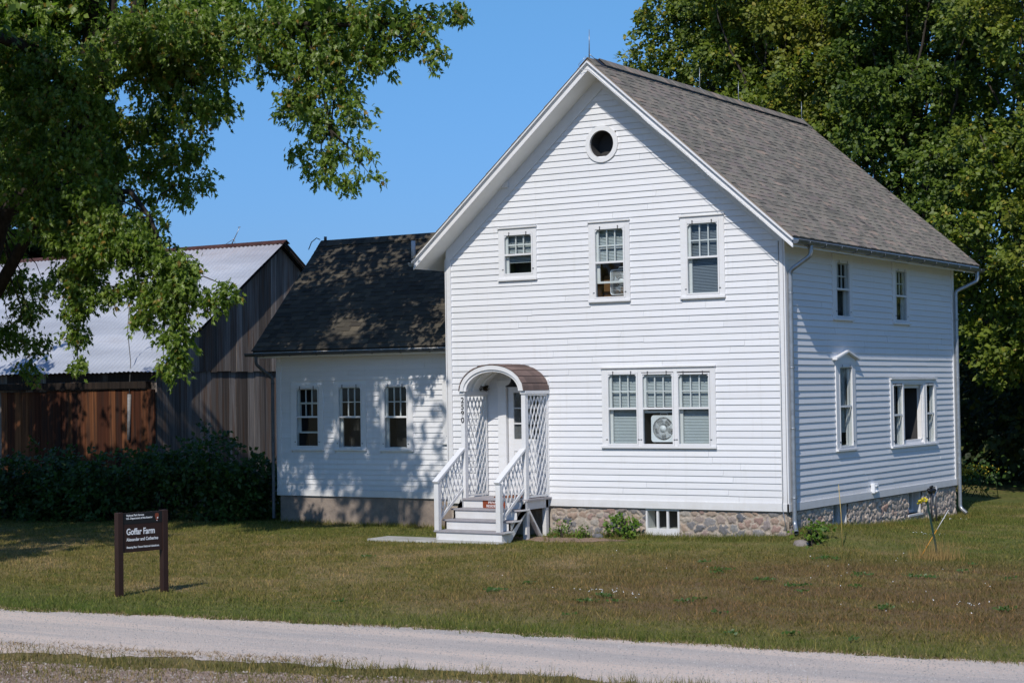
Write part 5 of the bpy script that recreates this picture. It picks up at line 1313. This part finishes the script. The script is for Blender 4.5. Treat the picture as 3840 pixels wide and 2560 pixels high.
# rocks
def rock(x, y, s, label, name='rock'):
    mb = MB(); n = 9; vs = []; g = float(gz(x, y))
    for j, (rr, z) in enumerate(((1, -.2), (1.02, .2), (.75, .5), (.3, .62))):
        for k in range(n): t = 2*math.pi*k/n; q = rr*random.uniform(.85, 1.1); vs.append((x+s*q*math.cos(t), y+s*.7*q*math.sin(t), g+s*z*random.uniform(.9, 1.1)))
    mb.add(vs, [[j*n+k, j*n+(k+1) % n, (j+1)*n+(k+1) % n, (j+1)*n+k] for j in range(3) for k in range(n)]+[[3*n+k for k in range(n)]], 0, random.random(), True)
    tag(mb.build(name, MT['stone']), label, 'rock', 'loose stones along the foundation')
rock(.42, -.42, .15, 'flat pale stone lying at the front right corner below the downspout'); rock(-3.78, -.30, .12, 'rounded pale stone near the porch weeds'); rock(-3.95, -.2, .09, 'small brown stone left of the rounded pale stone')

# ---------------- stakes, spigot -----------------------------------------------
q0 = atz(2158, 1285, -.6); q1 = np.array(at(2129, 1150, -1.35))
st_ = empty('metal_stake', tuple(q0), 'leaning dark green metal fence stake with a yellow cap near the right lawn', 'stake')
mb = MB(); mb.beam(Vector(q0)-Vector((0, 0, .1)), q1, .032, .010, up=(0, 1, 0)); mb.beam(Vector(q0)-Vector((0, 0, .1)), q1, .010, .032, up=(0, 1, 0)); mb.build('shaft', MT['green_post'], st_)
mb = MB(); c = Vector(q1)+Vector((-.04, 0, .0))
for k in range(7):
    a = k*.9; mb.tube([c+Vector((.05*math.cos(a), .03*math.sin(a), .02*math.sin(a*2))), c+Vector((.09*math.cos(a+.4)-.04, .05*math.sin(a), .05*math.sin(a*1.7)))], [.012, .020], 7)
mb.tube([c+Vector((.02, 0, -.04)), c+Vector((.05, 0, .04))], .014, 7); mb.build('cap', MT['yellow'], st_)
r0 = atz(2112, 1283, -.6); r1 = np.array(at(2176, 1175, -1.1))
mk_ = empty('marker_rod', tuple(r0), 'thin orange marker rod with a white upper part leaning behind the green stake', 'marker')
m_ = r0+(r1-r0)*.62; mb = MB(); mb.tube([r0, m_], .0075, 6); mb.build('lower_rod', MT['orange'], mk_); mb = MB(); mb.tube([m_, r1], .006, 6); mb.tube([r1, r1+(r1-r0)*.04], .007, 6, 0); mb.build('upper_rod', MT['trim'], mk_)
c0 = atz(1935, 1248, -.5); c1 = at(1926, 1112, float(c0[1])+.02)
mb = MB(); mb.tube([c0-np.array([0, 0, .05]), (np.array(c0)+c1)/2+np.array([.01, 0, 0]), c1], [.008, .007, .005], 6); tag(mb.build('bamboo_cane', MT['cane']), 'thin upright bamboo cane stuck in the grass by the side wall', 'cane')
s0 = atx(2140, 1195, .45)
sp = empty('water_spigot', (float(s0[0]), float(s0[1]), -.65), 'black yard hydrant with a looped grey conduit near the back corner of the house', 'hydrant')
T = np.array(atx(2139, 1128, .45)); mb = MB(); mb.tube([(s0[0], s0[1], -.7), T], .022, 8); mb.tube([(s0[0]+.06, s0[1]+.12, -.7), T+np.array([.06, .12, -.1])], .02, 8); mb.build('standpipe', MT['darkiron'], sp)
mb = MB(); mb.tube([T+np.array([0, -.16, .05]), T+np.array([0, -.1, -.02]), T+np.array([0, .0, .03]), T+np.array([0, .14, -.02]), T+np.array([0, .2, .02])], [.04, .03, .05, .035, .045], 8); mb.tube([T+np.array([0, -.05, .09]), T+np.array([0, .08, .10])], .025, 6); mb.build('valve', MT['black'], sp)
mb = MB(); pts = [T+np.array([0, .18, -.28]), T+np.array([0, .2, -.1]), T+np.array([0, .32, .04]), T+np.array([-.1, .6, .07]), T+np.array([-.3, .95, .03]), np.array([.02, T[1]+1.25, T[2]-.03])]
mb.tube(pts, .022, 8); mb.build('conduit', MT['hose'], sp)

# ---------------- grass --------------------------------------------------------
def blades(n, pts, h0, h1, wd, name, mat, label=None, lean=.5, seg=False, cat='grass'):
    m = len(pts); h = rs.uniform(h0, h1, m)*rs.uniform(.6, 1.2, m)*(hv if name == 'grass' else 1); a = rs.uniform(0, 2*np.pi, m); s = np.stack([np.cos(a), np.sin(a), np.zeros(m)], 1)*(wd/2*rs.uniform(.7, 1.3, m))[:, None]
    ln = rs.normal(0, lean, (m, 2))*h[:, None]; tip = pts+np.column_stack([ln, h])
    V = np.stack([pts-s, pts+s, tip], 1).reshape(-1, 3); F = np.arange(3*m).reshape(-1, 3)
    o = npmesh(name, V, F, mat, rnd=rs.uniform(0, 1, m)); return tag(o, label, cat, kind='stuff')
def visible(P_, mgn=420):
    d = P_-CP; z = d@FF; u = (1920+FPX*(d@RR)/z)/K; v = (1280-FPX*(d@UU)/z)/K
    return (u > -mgn) & (u < 2352+mgn) & (v < 1568+90) & (z > 0)
N = 950000; X = rs.uniform(-24, 17, N); Y = rs.uniform(-17.5, 14, N)
P_ = np.stack([X, Y, gz(X, Y)], 1); k = visible(P_)
# no blades under the house, on the drive, on the slab, on the dirt
e1 = wob(X, 1); e2 = wob(X, 2.)
inside = ((X > -W+.02) & (X < -.02) & (Y > 0.02) & (Y < D)) | ((X > -12.75) & (X < -7.4) & (Y > 1.12) & (Y < 5.2)) | ((X < BX) & (Y > BY0) & (Y < BY1)) | ((X > -7.95) & (X < -4.95) & (Y > -2.05) & (Y < -.9))
rt = road_mid(X)+e1; rb = road_bot(X)+e2
onroad = (Y < rt-.05+rs.normal(0, .07, N)) & (Y > rb+.02-np.abs(rs.normal(0, .16, N))*(X < 1))
below = (Y <= rb-.75+.25*np.sin(X*1.3)+rs.normal(0, .1, N)) 
patchy = np.sin(X*1.7+Y*.9)+np.sin(X*.63-Y*1.9+2)+rs.normal(0, .9, N)
dirt = ((X+4.4)/1.1)**2+((Y+.75)/.35)**2 < 1
dirt |= ((X+2.9)/1.6)**2+((Y+.78)/.16)**2 < .5
k &= ~inside & ~onroad & ~(below & (patchy < .9)) & ~(dirt & (rs.uniform(0, 1, N) < .85)) & (Y > rb-2.0)
P_ = P_[k]
hv = .6+.9*(.5+.5*np.sin(P_[:, 0]*2.3+np.sin(P_[:, 1]*1.7))*np.cos(P_[:, 1]*2.9+P_[:, 0]))*rs.uniform(.5, 1.2, len(P_))
blades(0, P_, .022, .060, .011, 'grass', MT['blade'], 'dry mown lawn grass between the drive and the house')
# taller tufts: along the foundation, at the drive edge, on the verge
TU = []
def tufts(n, xf, yf, spread=.06, per=14):
    cx_ = xf(n); cy_ = yf(cx_); c = np.stack([cx_, cy_], 1)
    q = np.repeat(c, per, 0)+rs.normal(0, spread, (n*per, 2)); TU.append(np.column_stack([q, gz(q[:, 0], q[:, 1])]))
tufts(260, lambda n: rs.uniform(-4.9, 0, n), lambda x: -.10-np.abs(rs.normal(0, .12, len(x))))
tufts(360, lambda n: .1+np.abs(rs.normal(0, .14, n)), lambda x: rs.uniform(0, D+1, len(x)))
tufts(200, lambda n: rs.uniform(-12.7, -6.6, n), lambda x: 1.0-np.abs(rs.normal(0, .1, len(x))))
tufts(260, lambda n: rs.uniform(-3.5, 9, n), lambda x: road_bot(x)-.32+rs.normal(0, .2, len(x)))
tufts(170, lambda n: rs.uniform(-3.5, 4, n), lambda x: road_bot(x)-1.2+rs.normal(0, .4, len(x)), .05, 9)
tufts(500, lambda n: rs.uniform(-6.5, 9, n), lambda x: road_mid(x)+.12+rs.normal(0, .10, len(x)), .05, 8)
tufts(1100, lambda n: rs.uniform(-12, 9, n), lambda x: rs.uniform(-11.8, -.8, len(x)), .045, 12)
T_ = np.concatenate(TU); T_ = T_[visible(T_)]; T_ = T_[~((T_[:, 0] > -7.95) & (T_[:, 0] < -4.9) & (T_[:, 1] > -2.1))]
blades(0, T_, .05, .15, .009, 'tall_grass', MT['blade'], 'longer grass tufts along the foundation and the drive edge', .35)
DG = []
for n_, fx, fy in ((420, lambda n: rs.uniform(-6.5, 9, n), lambda x: road_mid(x)+.03+rs.normal(0, .06, len(x))), (260, lambda n: rs.uniform(-4, 1.5, n), lambda x: road_bot(x)+.25+rs.normal(0, .14, len(x))), (260, lambda n: rs.uniform(-3.5, 4, n), lambda x: road_bot(x)-1.1+rs.normal(0, .4, len(x)))):
    cx_ = fx(n_); cc_ = np.stack([cx_, fy(cx_)], 1); qq = np.repeat(cc_, 10, 0)+rs.normal(0, 1, (n_*10, 2))*np.array([.10, .035]); DG.append(np.column_stack([qq, gz(qq[:, 0], qq[:, 1])]))
T_ = np.concatenate(DG); T_ = T_[visible(T_)]; EDGE = T_
q = np.array(q0); T_ = np.column_stack([q[0]-.05+rs.normal(0, .22, 420), q[1]+rs.normal(0, .18, 420)]); T_ = np.column_stack([T_, gz(T_[:, 0], T_[:, 1])])
t = NT('straw_stems', .8, .2); t.col((.30, .20, .075)); MT['straw'] = t.m; t = NT('trampled_grass', .9, .1); t.col(t.ramp(t.rnd(), [(0, (.16, .11, .055)), (.6, (.33, .235, .13)), (1, (.46, .36, .22))])); MT['straw2'] = t.m
blades(0, T_, .10, .42, .008, 'dry_grass', MT['straw'], 'tall straw coloured grass round the foot of the green stake', .18)
blades(0, EDGE, .012, .05, .012, 'dry_grass', MT['straw2'], 'dry trampled tan grass along both edges of the gravel drive', 1.2)
# broad green weeds and white clover flowers in the lawn
c = []
for k_ in range(28):
    x, y = rs.uniform(-7, 9), rs.uniform(-11.5, -1)
    if rs.uniform() < .7: x = abs(x)
    c.append((x, y))
for px, py in ((1375, 1385), (1400, 1375), (1130, 1362), (1735, 1335), (1640, 1310), (1830, 1350), (2000, 1325), (2110, 1330), (1890, 1283), (2300, 1400), (1560, 1385), (2020, 1395)):
    q_ = atz(px, py); c += [(q_[0]+rs.normal(0, .10), q_[1]+rs.normal(0, .12)) for _ in range(3)]
c = np.array(c); q = np.repeat(c, 16, 0)+rs.normal(0, .055, (len(c)*16, 2)); q = np.column_stack([q, gz(q[:, 0], q[:, 1])+.03])
V, F, R = leaves(q, .05, np.column_stack([rs.normal(0, 1, (len(q), 2)), np.full(len(q), .5)]), .3, 'simple'); tag(npmesh('lawn_weeds', V, F, MT['leaf_shrub'], rnd=R*.5+.5), 'low green dandelion and plantain leaves scattered in the lawn', 'weeds', kind='stuff')
c = np.column_stack([rs.uniform(-3, 9, 90), rs.uniform(-9, -1.2, 90)]); c2 = []
for px, py, s_ in ((1375, 1365, .25), (1400, 1372, .3), (1760, 1217, .8), (1800, 1225, .6), (2130, 1240, .3), (2220, 1395, .3), (2160, 1193, .25), (1560, 1222, .5)):
    q_ = atz(px, py); c2.append(np.array(q_[:2])+rs.normal(0, s_, (12, 2))*np.array([1, .4]))
c = np.concatenate([c[:40]]+c2); q = np.column_stack([c, gz(c[:, 0], c[:, 1])+.06]); V, F, R = leaves(np.repeat(q, 3, 0), .014, np.tile([0, 0, 1.], (len(q)*3, 1)), 1., 'simple'); tag(npmesh('clover_flowers', V, F, MT['signwhite'], rnd=R), 'tiny white clover flowers dotted over the lawn', 'flowers', kind='stuff')
# loose gravel on the drive and shoulder
n = 26000; X = rs.uniform(-8, 10, n); t_ = rs.uniform(0, 1, n); Y = road_mid(X)*(1-t_)+road_bot(X)*t_; k = rs.uniform(0, 1, n) < .55; Y2 = road_bot(X)-rs.uniform(.5, 2.1, n); Y = np.where(k, Y, Y2)
q = np.column_stack([X, Y, gz(X, Y)+.009]); kk = visible(q); q = q[kk]; k = k[kk]
OCT = np.array([(1, 0, 0), (0, 1, 0), (-1, 0, 0), (0, -1, 0), (0, 0, .8), (0, 0, -.4)]); OF = np.array([(0, 1, 4), (1, 2, 4), (2, 3, 4), (3, 0, 4)])
def pebbles(q, s0, s1, name, mat, label):
    m = len(q); s = rs.uniform(s0, s1, m)**1.0; V = q[:, None, :]+OCT[None]*s[:, None, None]*rs.uniform(.6, 1.3, (m, 6, 1)); F = (np.arange(m)[:, None, None]*6+OF[None]).reshape(-1, 3)
    return tag(npmesh(name, V.reshape(-1, 3), F, mat, rnd=np.repeat(rs.uniform(0, 1, m), 4)), label, 'gravel', kind='stuff')
t = NT('gravel_stone', .9, .2); t.col(t.ramp(t.rnd(), [(0, (.28, .265, .25)), (.6, (.48, .44, .40)), (1, (.64, .60, .56))])); MT['peb'] = t.m
pebbles(q[k], .004, .012, 'gravel', MT['peb'], 'pale loose gravel on the drive'); 
t = NT('brown_gravel_stone', .9, .2); t.col(t.ramp(t.rnd(), [(0, (.16, .115, .09)), (.6, (.30, .23, .185)), (1, (.48, .42, .37))])); MT['peb2'] = t.m
pebbles(q[~k], .005, .022, 'gravel', MT['peb2'], 'brown stony gravel at the near edge of the grass verge')
# bare dirt patch before the foundation
mb = MB(); nx = 26; vs = [(-4.35, -.72, float(gz(-4.35, -.72))+.006)]
for k in range(nx): a = 2*math.pi*k/nx; rr = 1+.2*math.sin(3*a)+.12*math.sin(7*a); x = -4.35+1.15*rr*math.cos(a); y = -.72+.36*rr*math.sin(a); vs.append((x, y, float(gz(x, y))+.006))
mb.add(vs, [(0, k+1, (k+1) % nx+1) for k in range(nx)], 0, .5, True); tag(mb.build('bare_earth', MT['baredirt']), kind='structure')
